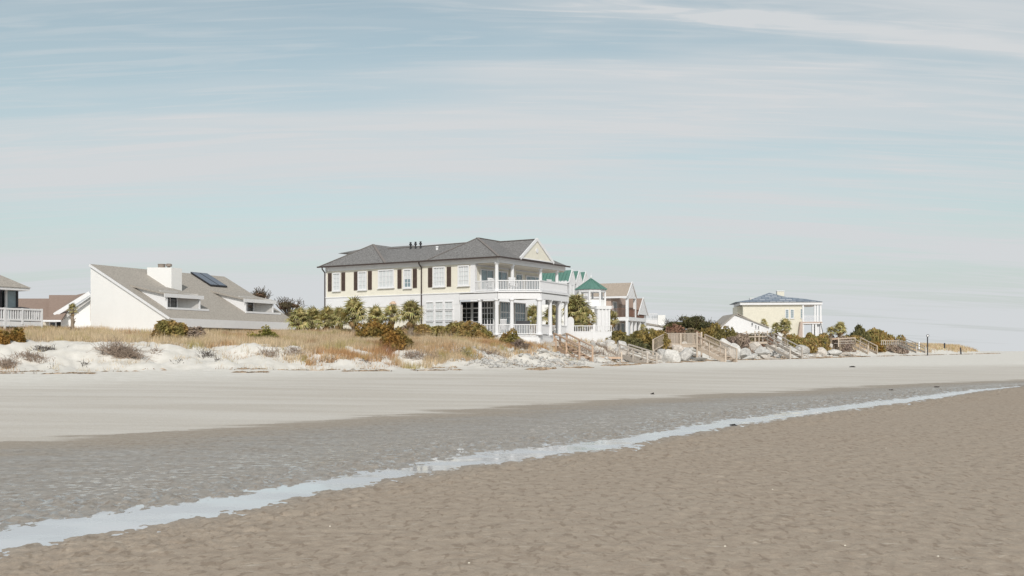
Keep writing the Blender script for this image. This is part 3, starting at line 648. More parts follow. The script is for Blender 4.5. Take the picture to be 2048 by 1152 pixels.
b = MB().prism([(4.55, 4.35, rz_(4.3)-.3), (4.55, 6.85, rz_(6.8)-.3), (4.55, 6.85, 8.16-g), (4.55, 4.35, 8.06-g)], (1.1, 0, 0)); b.build('chimney', M['whitewall'], H2)
b = MB(); b.lathe(5.1, 5.9, [(.28, 8.1-g), (.28, 8.36-g), (.30, 8.37-g), (.30, 8.42-g)], 12); b.build('chimney_cap', M['metal'], H2)
b = MB(); b.lathe(5.1, 5.15, [(.12, 8.06-g), (.12, 8.2-g), (.24, 8.21-g), (.24, 8.38-g), (.16, 8.42-g)], 12); b.build('chimney_cap', M['metal'], H2)
for x0 in (10.12, 11.12):
    y0, y1 = 5.57, 7.74
    b = MB().prism([(x0, y0, rz_(y0)+.06), (x0, y1, rz_(y1)+.06), (x0, y1, rz_(y1)+.17), (x0, y0, rz_(y0)+.17)], (.96, 0, 0)); p = b.build('solar_panel', M['solframe'], H2)
    MB().prism([(x0+.05, y0+.06, rz_(y0+.06)+.172), (x0+.05, y1-.06, rz_(y1-.06)+.172), (x0+.05, y1-.06, rz_(y1-.06)+.178), (x0+.05, y0+.06, rz_(y0+.06)+.178)], (.86, 0, 0)).build('panel_glass', M['paneltop'], p)
# ================================================================== BROWN ROOFED HOUSE
def pxw(px, D): return (px-1024)/FPX*D
def pz(py, D): return CAMH+(HOR-py)/FPX*D
H3 = thing('brown_roof_house', 'dusty brown roofed house between the white deck and the white house with sloping roof', 'house', (pxw(110, 88), 88, 2.4), 0)
ox, oy, oz = pxw(110, 88), 88, 2.4
def q(px, py, D, dx=0): return (pxw(px, D)-ox, D-oy, pz(py, D)-oz)
b = MB(); A_ = q(30, 597, 97); B_ = q(99, 597, 97); C_ = q(97, 645, 90); D_ = q(20, 645, 90)
b.prism([A_, B_, C_, D_], (0, .05, -.15)); b.build('roof', M['roofbrown'], H3)
A_ = q(98, 590, 96); B_ = q(152, 590, 96); C_ = q(112, 627, 88.5); D_ = q(88, 641, 86.5); E_ = q(99, 640, 90)
b = MB(); b.add([q(98, 590, 96), q(152, 590, 96), q(178, 584, 95), q(109, 629, 86.2), q(88, 641, 86), q(97, 641, 90)], [(0, 5, 4, 3, 2, 1)]); v0 = len(b.v)
b.add([(x, y+.05, z-.15) for x, y, z in b.v], [(0, 1, 2, 3, 4, 5)]); b.f += [(i, (i+1) % 6, (i+1) % 6+6, i+6) for i in range(6)]; b.build('roof', M['roofbrown'], H3)
b = MB(); b.bar(q(109, 630, 86), q(180, 586, 86), .12, .34); b.build('rake_board', M['trimw'], H3)
b = MB(); b.prism([q(126, 632, 86.3), q(181, 593, 86.3), q(181, 600, 86.3), q(128, 639, 86.3)], (0, .1, 0)); b.build('painted_rake_shadow', M['shadegrey'], H3)  # strip coloured as the shadow below the rake, not a trim part
b = MB().prism([q(122, 633, 86.6), q(186, 588, 86.6), q(186, 685, 86.6), q(122, 685, 86.6)], (0, .2, 0)); b.build('gable_wall', M['whitewall'], H3)
MB().box(q(179, 0, 86.3)[0], q(180.4, 0, 86.3)[0], 86.45-oy, 86.59-oy, pz(642, 86)-oz, pz(599, 86)-oz).build('downspout', M['woodgrey'], H3)
b = MB(); b.prism([q(108, 628, 86.9), q(137, 618, 86.9), q(122, 641, 84.8), q(84, 641, 84.8)], (0, .05, -.12)); b.build('porch_roof', M['roofbrown'], H3)
b = MB(); b.box(q(85, 0, 84.7)[0], q(122, 0, 84.7)[0], 84.65-oy, 84.79-oy, pz(643.5, 84.7)-oz, pz(640, 84.7)-oz); b.build('fascia', M['trimw'], H3)
MB().box(q(86, 0, 86.8)[0], q(121.8, 0, 86.8)[0], 86.8-oy, 87-oy, 0, pz(642, 86.8)-oz).build('porch_wall', M['beigewall'], H3)
window(H3, q(107, 0, 86.8)[0], 86.75-oy, pz(654, 86.8)-oz, pz(645, 86.8)-oz, .45, FRONT, 1, 1, 'glassdark', casing=.1)
MB().box(q(114, 0, 86.8)[0], q(121, 0, 86.8)[0], 86.70-oy, 86.79-oy, .1, pz(644, 86.8)-oz).build('door', M['dark'], H3)
# ================================================================== LEFT DECK HOUSE
H4 = thing('deck_house', 'grey roofed house with big windows and raised white railed deck at the left edge', 'house', (-34.0, 68, 2.2), R(57))
g = 2.2    # local x runs along the deck front from px 0, local y goes back to the left
wz_ = lambda z: z-g
MB().box(-6, 3.0, -.05, .02, wz_(3.40), wz_(3.68)).build('deck_fascia', M['white'], H4)
for k in range(20): MB().box(-6+k*.45, -6+k*.45+.43, 0.02, 5, wz_(3.66), wz_(3.70)).build('deck_board', M['white'], H4)
railing(H4, (-6, 0, wz_(3.70)), (3.0, 0, wz_(3.70)), .82, .165, bw=.075, rail=.12, base=.10)
railing(H4, (3.0, .05, wz_(3.70)), (3.0, 4.8, wz_(3.70)), .82, .165, bw=.075, rail=.12, base=.10)
for x in (-4.5, -2.9, -1.3, .3, 1.55, 2.96): MB().box(x-.06, x+.06, -.08, .04, wz_(2.2 if x in (.3, 2.96, -2.9) else 3.5), wz_(4.60)).build('post', M['white'], H4)
MB().box(-6, 2.6, .9, 1.0, wz_(1.9), wz_(3.35)).build('under_deck_shade', M['dark'], H4)  # dark sheet added as the shade under the deck
b = MB()
for k in range(26): x = -5.9+k*.34; b.bar((x, .5, wz_(2.3)), (x+.9, .5, wz_(3.35)), .03, .03); b.bar((x+.9, .53, wz_(2.3)), (x, .53, wz_(3.35)), .03, .03)
b.build('lattice', M['woodgrey'], H4)
# glazed room
MB().box(-9, 1.83, .95, 8, wz_(3.7), wz_(3.8)).build('room_floor', M['white'], H4)
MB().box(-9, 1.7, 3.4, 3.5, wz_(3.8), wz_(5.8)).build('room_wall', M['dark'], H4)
for x, m_ in ((-3.6, 'trimw'), (-1.6, 'trimw'), (.62, 'darkmetal'), (1.0, 'trimw'), (1.78, 'darkmetal')): MB().box(x-.07, x+.07, .93, 1.07, wz_(3.8), wz_(5.8)).build('window_post', M[m_], H4)
for x0, x1, m_ in ((-3.5, -1.7, 'glassdark'), (-1.5, .2, 'glassblue'), (.2, .55, 'glassdark'), (1.08, 1.70, 'glassblue')): MB().box(x0, x1, .98, 1.01, wz_(3.8), wz_(5.8)).build('pane', M[m_], H4)
MB().box(1.78, 1.80, 1.1, 3.3, wz_(3.8), wz_(5.8)).build('pane', M['glassblue'], H4)
b = MB(); b.solid([(-14, -.05, wz_(5.99)), (2.2, -.05, wz_(5.99)), (2.2, 9, wz_(5.99)), (-14, 9, wz_(5.99)), (-9.5, 4.5, wz_(8.8)), (-2.3, 4.5, wz_(8.8))], [(0, 3, 2, 1), (0, 1, 5, 4), (1, 2, 5), (2, 3, 4, 5), (3, 0, 4)]); b.build('roof', M['roofgrey'], H4)
MB().box(-13.9, 2.12, .02, 8.9, wz_(5.80), wz_(5.985)).build('fascia', M['trimw'], H4)
a57 = R(57)
def loc4(x, y, z): return Vector((-34+x*math.cos(a57)-y*math.sin(a57), 68+x*math.sin(a57)+y*math.cos(a57), z))
t = thing('covered_grill', 'dark covered grill behind the white deck railing at the left', 'grill', loc4(1.9, .9, 3.70), R(20))
MB().prism([(-.75, -.3, 0), (.75, -.3, 0), (.8, -.3, .6), (.62, -.3, .95), (.1, -.3, 1.02), (-.55, -.3, .93), (-.8, -.3, .7)], (0, .6, 0)).build('cover', M['darkmetal'], t)
MB().box(-.7, .7, -.34, .34, 0.02, .12).build('hem', M['dark'], t)
for k, (x, y) in enumerate(((-.9, .8), (-.1, .7))):
    c_ = rocking_chair(0, 0, 0, ('white deck chair at the left edge of the photo behind the railing', 'white deck chair in front of the glass room, nearer the dark grill')[k], 0, 'white chairs on the left deck'); c_.location = loc4(x, y, 3.7); c_.rotation_euler = (0, 0, R(30+k*50))

# ================================================================== GREEN ROOFED HOUSE
H5 = thing('green_roof_house', 'white house with three narrow gables under a green metal roof, behind the porch', 'house', (6.6, 122, 2.6), R(-32)); g = 2.6
MB().box(-14, -.1, .05, 5.2, -.5, 10.1-g).build('wall', M['white'], H5)
for k in range(3):
    y0 = k*1.75
    b = MB(); b.solid([(0.1-k*.0, y0, 9.9-g), (.1, y0+1.7, 9.9-g), (.1, y0+.85, 11.4-g), (-12 if k == 0 else -3, y0-.5*(k == 0), 9.9-g), (-12 if k == 0 else -3, y0+1.7, 9.9-g), (-12 if k == 0 else -3, y0+.85, 11.4-g)], [(0, 2, 5, 3), (2, 1, 4, 5), (0, 1, 2), (3, 5, 4), (0, 3, 4, 1)]); b.build('roof', M['green'], H5)
    MB().prism([(.12, y0+.05, 8.2-g), (.12, y0+1.62, 8.2-g), (.12, y0+1.62, 9.9-g), (.12, y0+.85, 11.25-g), (.12, y0+.05, 9.9-g)], (.05, 0, 0)).build('gable_wall', M['white'], H5)
    b = MB(); b.bar((.2, y0-.05, 9.8-g), (.2, y0+.85, 11.42-g), .1, .14); b.bar((.203, y0+1.75, 9.8-g), (.203, y0+.85, 11.42-g), .1, .14); b.build('rake_board', M['trimw'], H5)
    window(H5, .12, y0+.85, 8.5-g, 9.6-g, .6, RIGHT, 2, 2, 'glassblue', casing=.06)
b = MB()
for k in range(26): x = -11.6+k*.45; b.bar((x, -.27, 9.98-g), (x, .62, 11.28-g), .04, .04)
b.build('roof_seam', M['green'], H5)
b = MB(); b.box(-12, .3, -.5, -.35, 9.75-g, 9.95-g); b.build('eave_board', M['trimw'], H5)
# turret
H6 = thing('turret', 'white octagonal belvedere tower with a green seamed roof and finial', 'tower', (pxw(1182, 112), 112, 2.6), R(12)); g = 2.6
oc = [(1.78*math.cos(PI/8+k*PI/4), 1.78*math.sin(PI/8+k*PI/4)) for k in range(8)]
for k in range(8):
    a, c_ = oc[k], oc[(k+1) % 8]
    MB().add([(a[0], a[1], 8.42-g), (c_[0], c_[1], 8.42-g), (0, 0, 9.62-g), (a[0], a[1], 8.38-g), (c_[0], c_[1], 8.38-g), (0, 0, 9.5-g)], [(0, 1, 2), (5, 4, 3), (0, 3, 4, 1), (1, 4, 5, 2), (2, 5, 3, 0)]).build('roof_panel', M['green'], H6)
    b = MB(); b.bar((a[0], a[1], 8.44-g), (0, 0, 9.66-g), .07, .07); mx_ = ((a[0]+c_[0])/2, (a[1]+c_[1])/2); b.bar((mx_[0], mx_[1], 8.43-g), (0, 0, 9.63-g), .04, .04); b.build('roof_seam', M['green'], H6)
    x, y = a[0]*.86, a[1]*.86; MB().box(x-.09, x+.09, y-.09, y+.09, 6.6-g, 8.12-g).build('post', M['trimw'], H6)
MB().lathe(0, 0, [(1.62, 8.10-g), (1.66, 8.37-g)], 8, PI/8).build('eave_ring', M['trimw'], H6)
MB().lathe(0, 0, [(.06, 9.6-g), (.06, 9.75-g), (.12, 9.8-g), (.1, 9.9-g), (.02, 9.95-g), (.015, 10.3-g)], 8).build('finial', M['trimw'], H6)
MB().lathe(0, 0, [(1.55, 0-.4), (1.55, 6.55-g), (1.5, 7.25-g), (1.55, 7.3-g)], 8, PI/8).build('wall', M['whitewall'], H6)
MB().lathe(0, 0, [(1.7, 6.35-g), (1.78, 6.5-g), (1.78, 6.6-g)], 8, PI/8).build('cornice', M['trimw'], H6)
b = MB(); b.box(.05, 1.5, -2.2, 0, -.4, 3.6); b.build('bay_wall', M['white'], H6)
b = MB(); b.box(-.08, 1.63, -2.35, 0, 3.6, 3.95); b.build('bay_cornice', M['trimw'], H6)
for x in (.2, .6, 1.0, 1.38): MB().box(x-.09, x+.09, -2.3, -2.2, .1, 3.6).build('pilaster', M['trimw'], H6)
MB().box(-6, -.5, .2, 6, -.4, 4.1).build('side_wing', M['whitewall'], H6)
# terrace fence between the houses
F1 = thing('terrace_railing', 'white terrace railing with solid lower panels behind the hedge, beside the turret', 'railing', (pxw(1138, 99), 99, gz(pxw(1138, 99), 99)), R(3))
zg = F1.location.z
for x0, x1 in ((-1.8, .2), (.2, 2.4), (2.4, 4.2)):
    MB().box(x0+.06, x1-.06, -.03, .03, -.4, .95).build('panel', M['white'], F1)
    railing(F1, (x0, 0, .92), (x1, 0, .92), .62, .16, bw=.06, base=.06)
    MB().box(x0-.07, x0+.07, -.08, .08, -.4, 1.68).build('post', M['trimw'], F1)
A1 = thing('arched_gate', 'white round topped garden gate left of the big palm', 'gate', (pxw(1141, 97), 97, gz(pxw(1141, 97), 97)), 0)
ar = [(-.33, 0, 0), (-.33, 0, 2.05)]+[(.33*math.cos(PI-k*PI/8), 0, 2.05+.40*math.sin(k*PI/8)) for k in range(1, 8)]+[(.33, 0, 2.05), (.33, 0, 0)]
MB().prism(ar, (0, .08, 0)).build('leaf', M['white'], A1)
for k in range(4): MB().box(-.25+k*.15, -.21+k*.15, -.02, 0, .2, 1.95).build('slat', M['trimw'], A1)
# ================================================================== BEIGE GABLED HOUSE
D = 130
H7 = thing('tan_house', 'tan house with beige gable roof, white posts and brown balcony railing right of the turret', 'house', (pxw(1250, D), D, 2.8), R(-25)); g = 2.8
# local x points right and forward, y back and right
z1 = pz(592, D)-g; zr = pz(564, D)-g
b = MB(); b.solid([(.4, -.3, z1), (.4, 3.4, z1), (.4, 1.55, zr), (-7, -.3, z1), (-7, 3.4, z1), (-7, 1.55, zr)], [(0, 2, 5, 3), (2, 1, 4, 5), (0, 1, 2), (3, 5, 4), (0, 3, 4, 1)]); b.build('roof', M['rooftan'], H7)
MB().prism([(.41, .0, z1-.25), (.41, 3.1, z1-.25), (.41, 1.55, zr-.2)], (.04, 0, 0)).build('gable_wall', M['white'], H7)
b = MB(); b.bar((.45, -.4, z1-.1), (.45, 1.55, zr+.05), .1, .2); b.bar((.453, 3.5, z1-.1), (.453, 1.55, zr+.05), .1, .2); b.box(-7, .42, -.36, -.28, z1-.26, z1-.02); b.build('rake_board', M['trimw'], H7)
zf = pz(634, D)-g
MB().box(-7, -1.9, 0, 7, -.5, z1-.02).build('wall', M['tanwall'], H7)
MB().box(-1.95, -1.5, 3.2, 7.4, zf, z1-.9).build('rear_bay', M['tanwall'], H7)
MB().box(-2.0, .5, 0, 7.2, zf-.45, zf).build('balcony_floor', M['trimw'], H7)
for y in (.06, 3.1): MB().box(.1, .42, y-.1, y+.22, zf, z1-.2).build('post', M['trimw'], H7)
for y in (.06, 1.9, 3.4, 5.2, 7.0): MB().box(.1, .4, y-.12, y+.2, -.5, zf-.45).build('post', M['trimw'], H7)
railing(H7, (.3, .2, zf), (.3, 6.9, zf), 1.05, .14, m='brownrail', bw=.03, rail=.07)
railing(H7, (-2.0, .05, zf), (.2, .05, zf), 1.05, .14, m='brownrail', bw=.03, rail=.07)
window(H7, -4.0, 0, zf+.3, z1-.5, 2.6, FRONT, 4, 2, 'glasslight'); window(H7, -1.9, 1.4, zf+.1, z1-.7, 1.3, RIGHT, 2, 1, 'glassblue')
for y, gl in ((1.0, 'glassdark'), (2.7, 'glassdark'), (4.4, 'glassblue'), (6.1, 'glassblue')): window(H7, -1.88, y, .1, zf-.7, 1.15, RIGHT, 3, 2, gl, casing=.08)
window(H7, -2.7, 0, .3, zf-.7, 1.0, FRONT, 2, 2, 'glassdark'); 
z2 = z1-1.6; zr2 = pz(597, D+6)-g
b = MB(); b.solid([(.35, 4.3, z2-.6), (.35, 8.3, z2-.6), (.35, 6.3, zr2), (-5, 4.3, z2-.6), (-5, 8.3, z2-.6), (-5, 6.3, zr2)], [(0, 2, 5, 3), (2, 1, 4, 5), (0, 1, 2), (3, 5, 4), (0, 3, 4, 1)]); b.build('roof', M['roofbrown'], H7)
MB().prism([(.36, 4.5, z2-.6), (.36, 8.1, z2-.6), (.36, 6.3, zr2-.15)], (.04, 0, 0)).build('gable_wall', M['white'], H7)
MB().box(-1.8, .2, 7.25, 8.2, -.5, z2-.6).build('end_wall', M['white'], H7)
b = MB(); b.bar((.41, 4.1, z2-.7), (.41, 6.3, zr2+.05), .1, .18); b.bar((.413, 8.5, z2-.7), (.413, 6.3, zr2+.05), .1, .18); b.build('rake_board', M['trimw'], H7)
# ================================================================== LOW WHITE HOUSE WITH ROOF DECK
D = 142
H8 = thing('flat_white_house', 'low white house with a flat roof deck and pale railing left of the dark tree', 'house', (pxw(1283, D), D, 2.8), 0); g = 2.8
k_ = D/FPX
MB().box(0, 50*k_, 0, 6, -.5, pz(650, D)-g).build('wall', M['white'], H8)
MB().box(2*k_, 40*k_, .4, 5.5, pz(650, D)-g, pz(639, D)-g).build('upper_wall', M['white'], H8)
MB().box(33*k_, 48*k_, .2, 5.8, pz(652, D)-g, pz(630, D)-g).build('tower_wall', M['whitewall'], H8)
b = MB().prism([(-.1, -1.6, pz(645, D-1.6)-g), (60*k_, -1.6, pz(655.5, D-1.6)-g), (60*k_, -1.6, pz(658, D-1.6)-g), (-.1, -1.6, pz(648, D-1.6)-g)], (0, 1.9, .15)); b.build('lean_to_roof', M['roofgrey'], H8)
MB().prism([(0, -1.5, -.5), (58*k_, -1.5, -.5), (58*k_, -1.5, pz(658.5, D-1.5)-g), (0, -1.5, pz(648.5, D-1.5)-g)], (0, 1.4, 0)).build('lean_to_wall', M['white'], H8)
railing(H8, (4*k_, .5, pz(639, D)-g), (33*k_, .5, pz(639, D)-g), .8, .22, bw=.06)
# ================================================================== WHITE GABLE HOUSE
D = 150
H9 = thing('white_gable_house', 'plain white gable house with thin grey roof in front of the yellow house', 'house', (pxw(1472, D), D, 2.9), 0); g = 2.9
k_ = D/FPX
def gab(par, pts, depth, y0=0): MB().prism([(x, y0, z) for x, z in pts], (0, depth, 0)).build('gable_wall', M['white'], par)
A_ = [(-34*k_, -.6), (-34*k_, pz(656, D)-g), (-3*k_, pz(630, D)-g), (92*k_, pz(664, D)-g), (92*k_, -.6)]
gab(H9, A_, 8)
b = MB(); b.bar(((-36)*k_, 4, pz(658, D)-g), ((-3)*k_, 4, pz(628.5, D)-g), 8.4, .12); b.bar((-3*k_, 4, pz(628.5, D)-g+.01), (66*k_, 4, pz(655, D)-g), 8.4, .12)
b.build('roof', M['roofgrey'], H9)
gab(H9, [(18*k_, -.4), (18*k_, pz(640, D)-g), (28*k_, pz(627.5, D)-g), (56*k_, pz(641, D)-g), (56*k_, -.4)], 5, 8.3)
b = MB(); b.bar((14*k_, 10.5, pz(646, D)-g), (28*k_, 10.5, pz(623, D)-g), 5, .1); b.bar((28*k_, 10.5, pz(623, D)-g), (58*k_, 10.5, pz(638, D)-g), 5, .1); b.build('roof', M['roofgrey'], H9)
for px, py0, py1, wd in ((1504, 651, 646, 2.4), (1511.5, 657, 650, 1.6), (1517, 658, 652, 1.6)): window(H9, (px-1472)*k_, -.0, pz(py0, D)-g, pz(py1, D)-g, wd*k_, FRONT, 1, 1, 'glassdark', casing=.06, sill=False)
# ================================================================== YELLOW HOUSE
D = 172
rm = bpy.data.materials.new('blue_slate_tiles'); rm.use_nodes = True
nt = rm.node_tree; N = nt.nodes; L = nt.links; Bq = N['Principled BSDF']; Bq.inputs['Roughness'].default_value = .7
tcn = nd('ShaderNodeTexCoord'); br = nd('ShaderNodeTexBrick'); mpb = nd('ShaderNodeMapping'); L.new(tcn.outputs['Object'], mpb.inputs[0]); mpb.inputs['Rotation'].default_value = (R(90), 0, 0)
L.new(mpb.outputs[0], br.inputs[0]); br.inputs['Color1'].default_value = (.19, .23, .28, 1); br.inputs['Color2'].default_value = (.36, .39, .43, 1); br.inputs['Mortar'].default_value = (.12, .15, .20, 1)
br.inputs['Scale'].default_value = 1.0; br.inputs['Brick Width'].default_value = 1.1; br.inputs['Row Height'].default_value = .34; br.inputs['Mortar Size'].default_value = .07
L.new(br.outputs[0], Bq.inputs['Base Color']); M['slate'] = rm
H10 = thing('yellow_house', 'far pale yellow house with mottled slate blue hip roof and white double porch', 'house', (pxw(1485, D), D, 3.0), R(-6)); g = 3.0
k_ = D/FPX; yz = lambda py: pz(py, D)-g
X = lambda px: (px-1485)*k_
MB().box(X(1486), X(1602), 0, 9, -.5, yz(608)).build('wall', M['paleyellow'], H10)
MB().box(X(1476), X(1486)-.01, 1.5, 8, -.5, yz(612)).build('side_wall', M['paleyellow'], H10)
b = MB(); b.box(X(1480), X(1640), -.4, 9.5, yz(610), yz(604.5)); b.build('cornice', M['trimw'], H10)
b = MB(); b.solid([(X(1470), -.6, yz(604.3)), (X(1640), -.6, yz(604.3)), (X(1640), 9.8, yz(604.3)), (X(1470), 9.8, yz(604.3)), (X(1550), 4.5, yz(590)), (X(1609), 4.5, yz(594.5))], [(0, 3, 2, 1), (0, 1, 5, 4), (1, 2, 5), (2, 3, 4, 5), (3, 0, 4)])
b.build('roof', M['slate'], H10)
b = MB(); b.solid([(X(1488), -.55, yz(604)), (X(1604), -.55, yz(604)), (X(1604), 9.6, yz(604)), (X(1488), 9.6, yz(604)), (X(1543), 3.3, yz(583.5)), (X(1544), 4.5, yz(583.5))], [(0, 3, 2, 1), (0, 1, 4), (1, 2, 5, 4), (2, 3, 5), (3, 0, 4, 5)])
b.build('roof', M['slate'], H10)
for px0, px1, y0, py in ((1557, 1571, 2.4, 581.5), (1508, 1519, 5.6, 594)):
    c_ = MB().box(X(px0), X(px1), y0, y0+1.0, yz(605), yz(py)).build('chimney', M['paleyellow'], H10); MB().box(X(px0)-.06, X(px1)+.06, y0-.06, y0+1.06, yz(py), yz(py)+.12).build('chimney_top', M['trimw'], c_)
for px in (1572, 1582): window(H10, X(px), 0, yz(636), yz(620), 5*k_, FRONT, 2, 4, 'glassblue', casing=.10)
window(H10, X(1601.5)-.1, 0, yz(636), yz(619), 2.5*k_, FRONT, 1, 4, 'glassblue', casing=.05)
MB().box(X(1600), X(1640), -.3, 5, yz(647), yz(644)).build('balcony_floor', M['tanwall'], H10)
MB().box(X(1598), X(1641), -.35, 5.1, yz(648.5), yz(647)).build('balcony_edge', M['trimw'], H10)
for px in (1603, 1626, 1631, 1637):
    for y in (-.1, ): MB().box(X(px)-.13, X(px)+.13, y-.13, y+.13, yz(644), yz(610)).build('post', M['trimw'], H10)
for px in (1603, 1622, 1628, 1638): MB().box(X(px)-.15, X(px)+.15, -.25, .05, -.5, yz(648.5)).build('post', M['trimw'], H10)
MB().box(X(1630), X(1640), .2, 4.8, -.5, yz(648.5)).build('porch_wall', M['white'], H10)
railing(H10, (X(1604), -.15, yz(644)), (X(1640), -.15, yz(644)), .95, .2, bw=.05)
b = MB(); b.prism([(X(1590), -1.2, -.5), (X(1596), -1.2, yz(644)), (X(1600), -1.2, yz(644)), (X(1600), -1.2, -.5)], (0, 1.1, 0)); b.build('stair_wall', M['tanwall'], H10)
for px in (1570, 1576): window(H10, X(px), 0, yz(662), yz(655), 3*k_, FRONT, 1, 2, 'glassdark', casing=.06, sill=False)
t = thing('guy_pole', 'thin dark leaning pole right of the yellow house', 'pole', (pxw(1650, 165), 165, 3.0))
MB().bar((0, 0, 0), (pxw(1641, 165)-pxw(1650, 165), 0, pz(645, 165)-3.0), .09).build('shaft', M['darkmetal'], t); MB().box(-.15, .15, -.15, .15, -.1, .1).build('foot', M['darkmetal'], t)
# far roof behind the palms
D = 110
H11 = thing('far_grey_roof_house', 'distant low house showing only a grey roof behind the palms left of the cream house', 'house', (pxw(622, D), D, 2.6)); k_ = D/FPX
b = MB(); b.solid([(-38*k_, 0, pz(633, D)-2.6), (45*k_, 0, pz(633, D)-2.6), (45*k_, 6, pz(633, D)-2.6), (-38*k_, 6, pz(633, D)-2.6), (-8*k_, 3, pz(620, D)-2.6), (42*k_, 3, pz(620, D)-2.6)], [(0, 3, 2, 1), (0, 1, 5, 4), (1, 2, 5), (2, 3, 4, 5), (3, 0, 4)]); b.build('roof', M['roofgrey'], H11)
MB().box(-35*k_, 42*k_, .5, 5.5, -.5, pz(633, D)-2.6).build('wall', M['beigewall'], H11)

# ================================================================== BOARDWALKS AND STAIRS
def stairs(par, p, q, width, m, rise=.19, rails=True, rh=1.0, balus=0, tread='tread', str_h=.34, side=None, posts=True):
    """straight flight in par's local frame from top p to bottom q; width vector is horizontal, square to the run"""
    p = Vector(p); q = Vector(q); d = q-p; run = Vector((d.x, d.y, 0)); wv = Vector((run.y, -run.x, 0)).normalized()*width/2
    n = max(3, int(abs(d.z)/rise))
    for sgn in (-1, 1):
        piece('stringer', m, par, p+wv*sgn-Vector((0, 0, .16)), q+wv*sgn-Vector((0, 0, .16)), .06, str_h)
    for k in range(n):
        c_ = p+d*((k+.5)/n); piece(tread, m, par, c_-wv*.96, c_+wv*.96, .29, .045)
    if rails:
        for sgn in (-1, 1):
            piece('hand_rail', m, par, p+wv*sgn+Vector((0, 0, rh)), q+wv*sgn+Vector((0, 0, rh)), .16, .09)
            if not balus: piece('mid_rail', m, par, p+wv*sgn+Vector((0, 0, rh*.55)), q+wv*sgn+Vector((0, 0, rh*.55)), .05, .10)
            for f_ in (0, .5, 1): c_ = p+d*f_+wv*sgn; piece('post', m, par, c_-Vector((0, 0, .3)), c_+Vector((0, 0, rh+.03)), .14, .14)
            if balus:
                nb_ = int(run.length/balus)
                for k in range(nb_): c_ = p+d*((k+.5)/nb_)+wv*sgn; piece('baluster', m, par, c_+Vector((0, 0, .02)), c_+Vector((0, 0, rh-.02)), .045, .045)
def rel(px, py, D, o): return at(px, py, D)-Vector(o)
# 1: stair beside the main house
o = (pxw(1118, 81), 81, 1.6); S1 = thing('beach_stairs', 'reddish wooden beach stairs climbing to the terrace right of the columned porch', 'stairs', o, group='wooden beach walkways')
stairs(S1, rel(1121, 690, 81, o), rel(1172, 717, 77, o), 1.1, M['woodnew'], rh=.92)
for k in range(8): piece('deck_board', M['woodgrey'], S1, rel(1092+k*3.6, 692, 80.1, o), rel(1094+k*3.6, 690.5, 81.7, o), .15, .04)
for px in (1112, 1120): piece('post', M['woodnew'], S1, rel(px, 702, 80.1, o), rel(px, 668 if px > 1115 else 676, 80.1, o), .12)
piece('side_rail', M['woodgrey'], S1, rel(1092, 686, 80.1, o), rel(1120, 686, 80.1, o), .05, .14); piece('side_rail', M['woodgrey'], S1, rel(1092, 689.5, 80.1, o), rel(1120, 690.5, 80.1, o), .05, .14)
piece('side_rail', M['woodgrey'], S1, rel(1122, 671, 80.1, o), rel(1132, 667, 81.6, o), .05, .12)
# white side table by the porch
t = thing('side_table', 'small white open framed table below the porch corner, left of the reddish stairs', 'table', (pxw(1070, 80), 80, pz(691, 80)))
tz = t.location.z; b = MB()
MB().box(-.24, .24, -.2, .2, .70, .74).build('table_top', M['trimw'], t); MB().box(-.22, .22, -.18, .18, .16, .19).build('shelf', M['trimw'], t)
for sx in (-.2, .2):
    for sy in (-.17, .17): MB().box(sx-.03, sx+.03, sy-.03, sy+.03, -.3, .70).build('leg', M['trimw'], t)
# 2: low platform and stair
o = (pxw(1225, 84), 84, .9); S2 = thing('low_boardwalk', 'low weathered platform ending in a short flight half buried in sand', 'boardwalk', o, group='wooden beach walkways')
for k in range(12): piece('deck_board', M['wood'], S2, rel(1180+k*5.6, 714.5, 84.2, o), rel(1182+k*5.6, 713, 85.4, o), .2, .04)
piece('edge_board', M['woodnew'], S2, rel(1180, 715.8, 84, o), rel(1245, 715.8, 84, o), .05, .16)
for px in (1190, 1215, 1243): piece('post', M['wood'], S2, rel(px, 724, 84, o), rel(px, 716 if px < 1240 else 704, 84, o), .12)
stairs(S2, rel(1248, 707, 87, o), rel(1304, 725, 84, o), 1.0, M['woodgrey'], rh=.78)
# 3: big deck with balusters
o = (pxw(1360, 102), 102, 1.6); S3 = thing('beach_deck', 'tall weathered deck with close balusters and a flight to the sand over pale boulders', 'boardwalk', o, group='wooden beach walkways')
dl, dr = 1330, 1394; DZ = 690; RZ = 666.5
for k in range(22): 
    px = dl+k*(dr+10-dl)/22; piece('deck_board', M['wood'], S3, rel(px, DZ-1, 100, o), rel(px+2.2, DZ-1.8, 102.2, o), .15, .04)
piece('beam', M['wood'], S3, rel(dl-2, DZ+2, 99.95, o), rel(dr, DZ+2, 99.95, o), .07, .26); piece('beam', M['wood'], S3, rel(dl, DZ+1.6, 102.3, o), rel(dr+8, DZ+1.6, 102.3, o), .07, .24)
def fence_run(par, a, c_, Da, Dc, n, h0, m, o, posts=()):
    (ax, ay), (cx, cy) = a, c_
    P = rel(ax, ay, Da, o); Q = rel(cx, cy, Dc, o); up = Vector((0, 0, h0))
    piece('top_rail', m, par, P+up, Q+up, .12, .05); piece('bottom_rail', m, par, P+up*.08, Q+up*.08, .05, .08)
    for k in range(n): c0 = P+(Q-P)*((k+.5)/n); piece('baluster', m, par, c0+up*.02, c0+up*.97, .05, .05)
fence_run(S3, (dl, DZ), (dr, DZ), 99.9, 99.9, 24, 1.15, M['wood'], o)
fence_run(S3, (dl+3, DZ), (dr+8, DZ), 102.4, 102.4, 24, 1.15, M['woodgrey'], o)
fence_run(S3, (1306, 703), (dl, DZ), 97.5, 99.9, 10, 1.12, M['wood'], o)
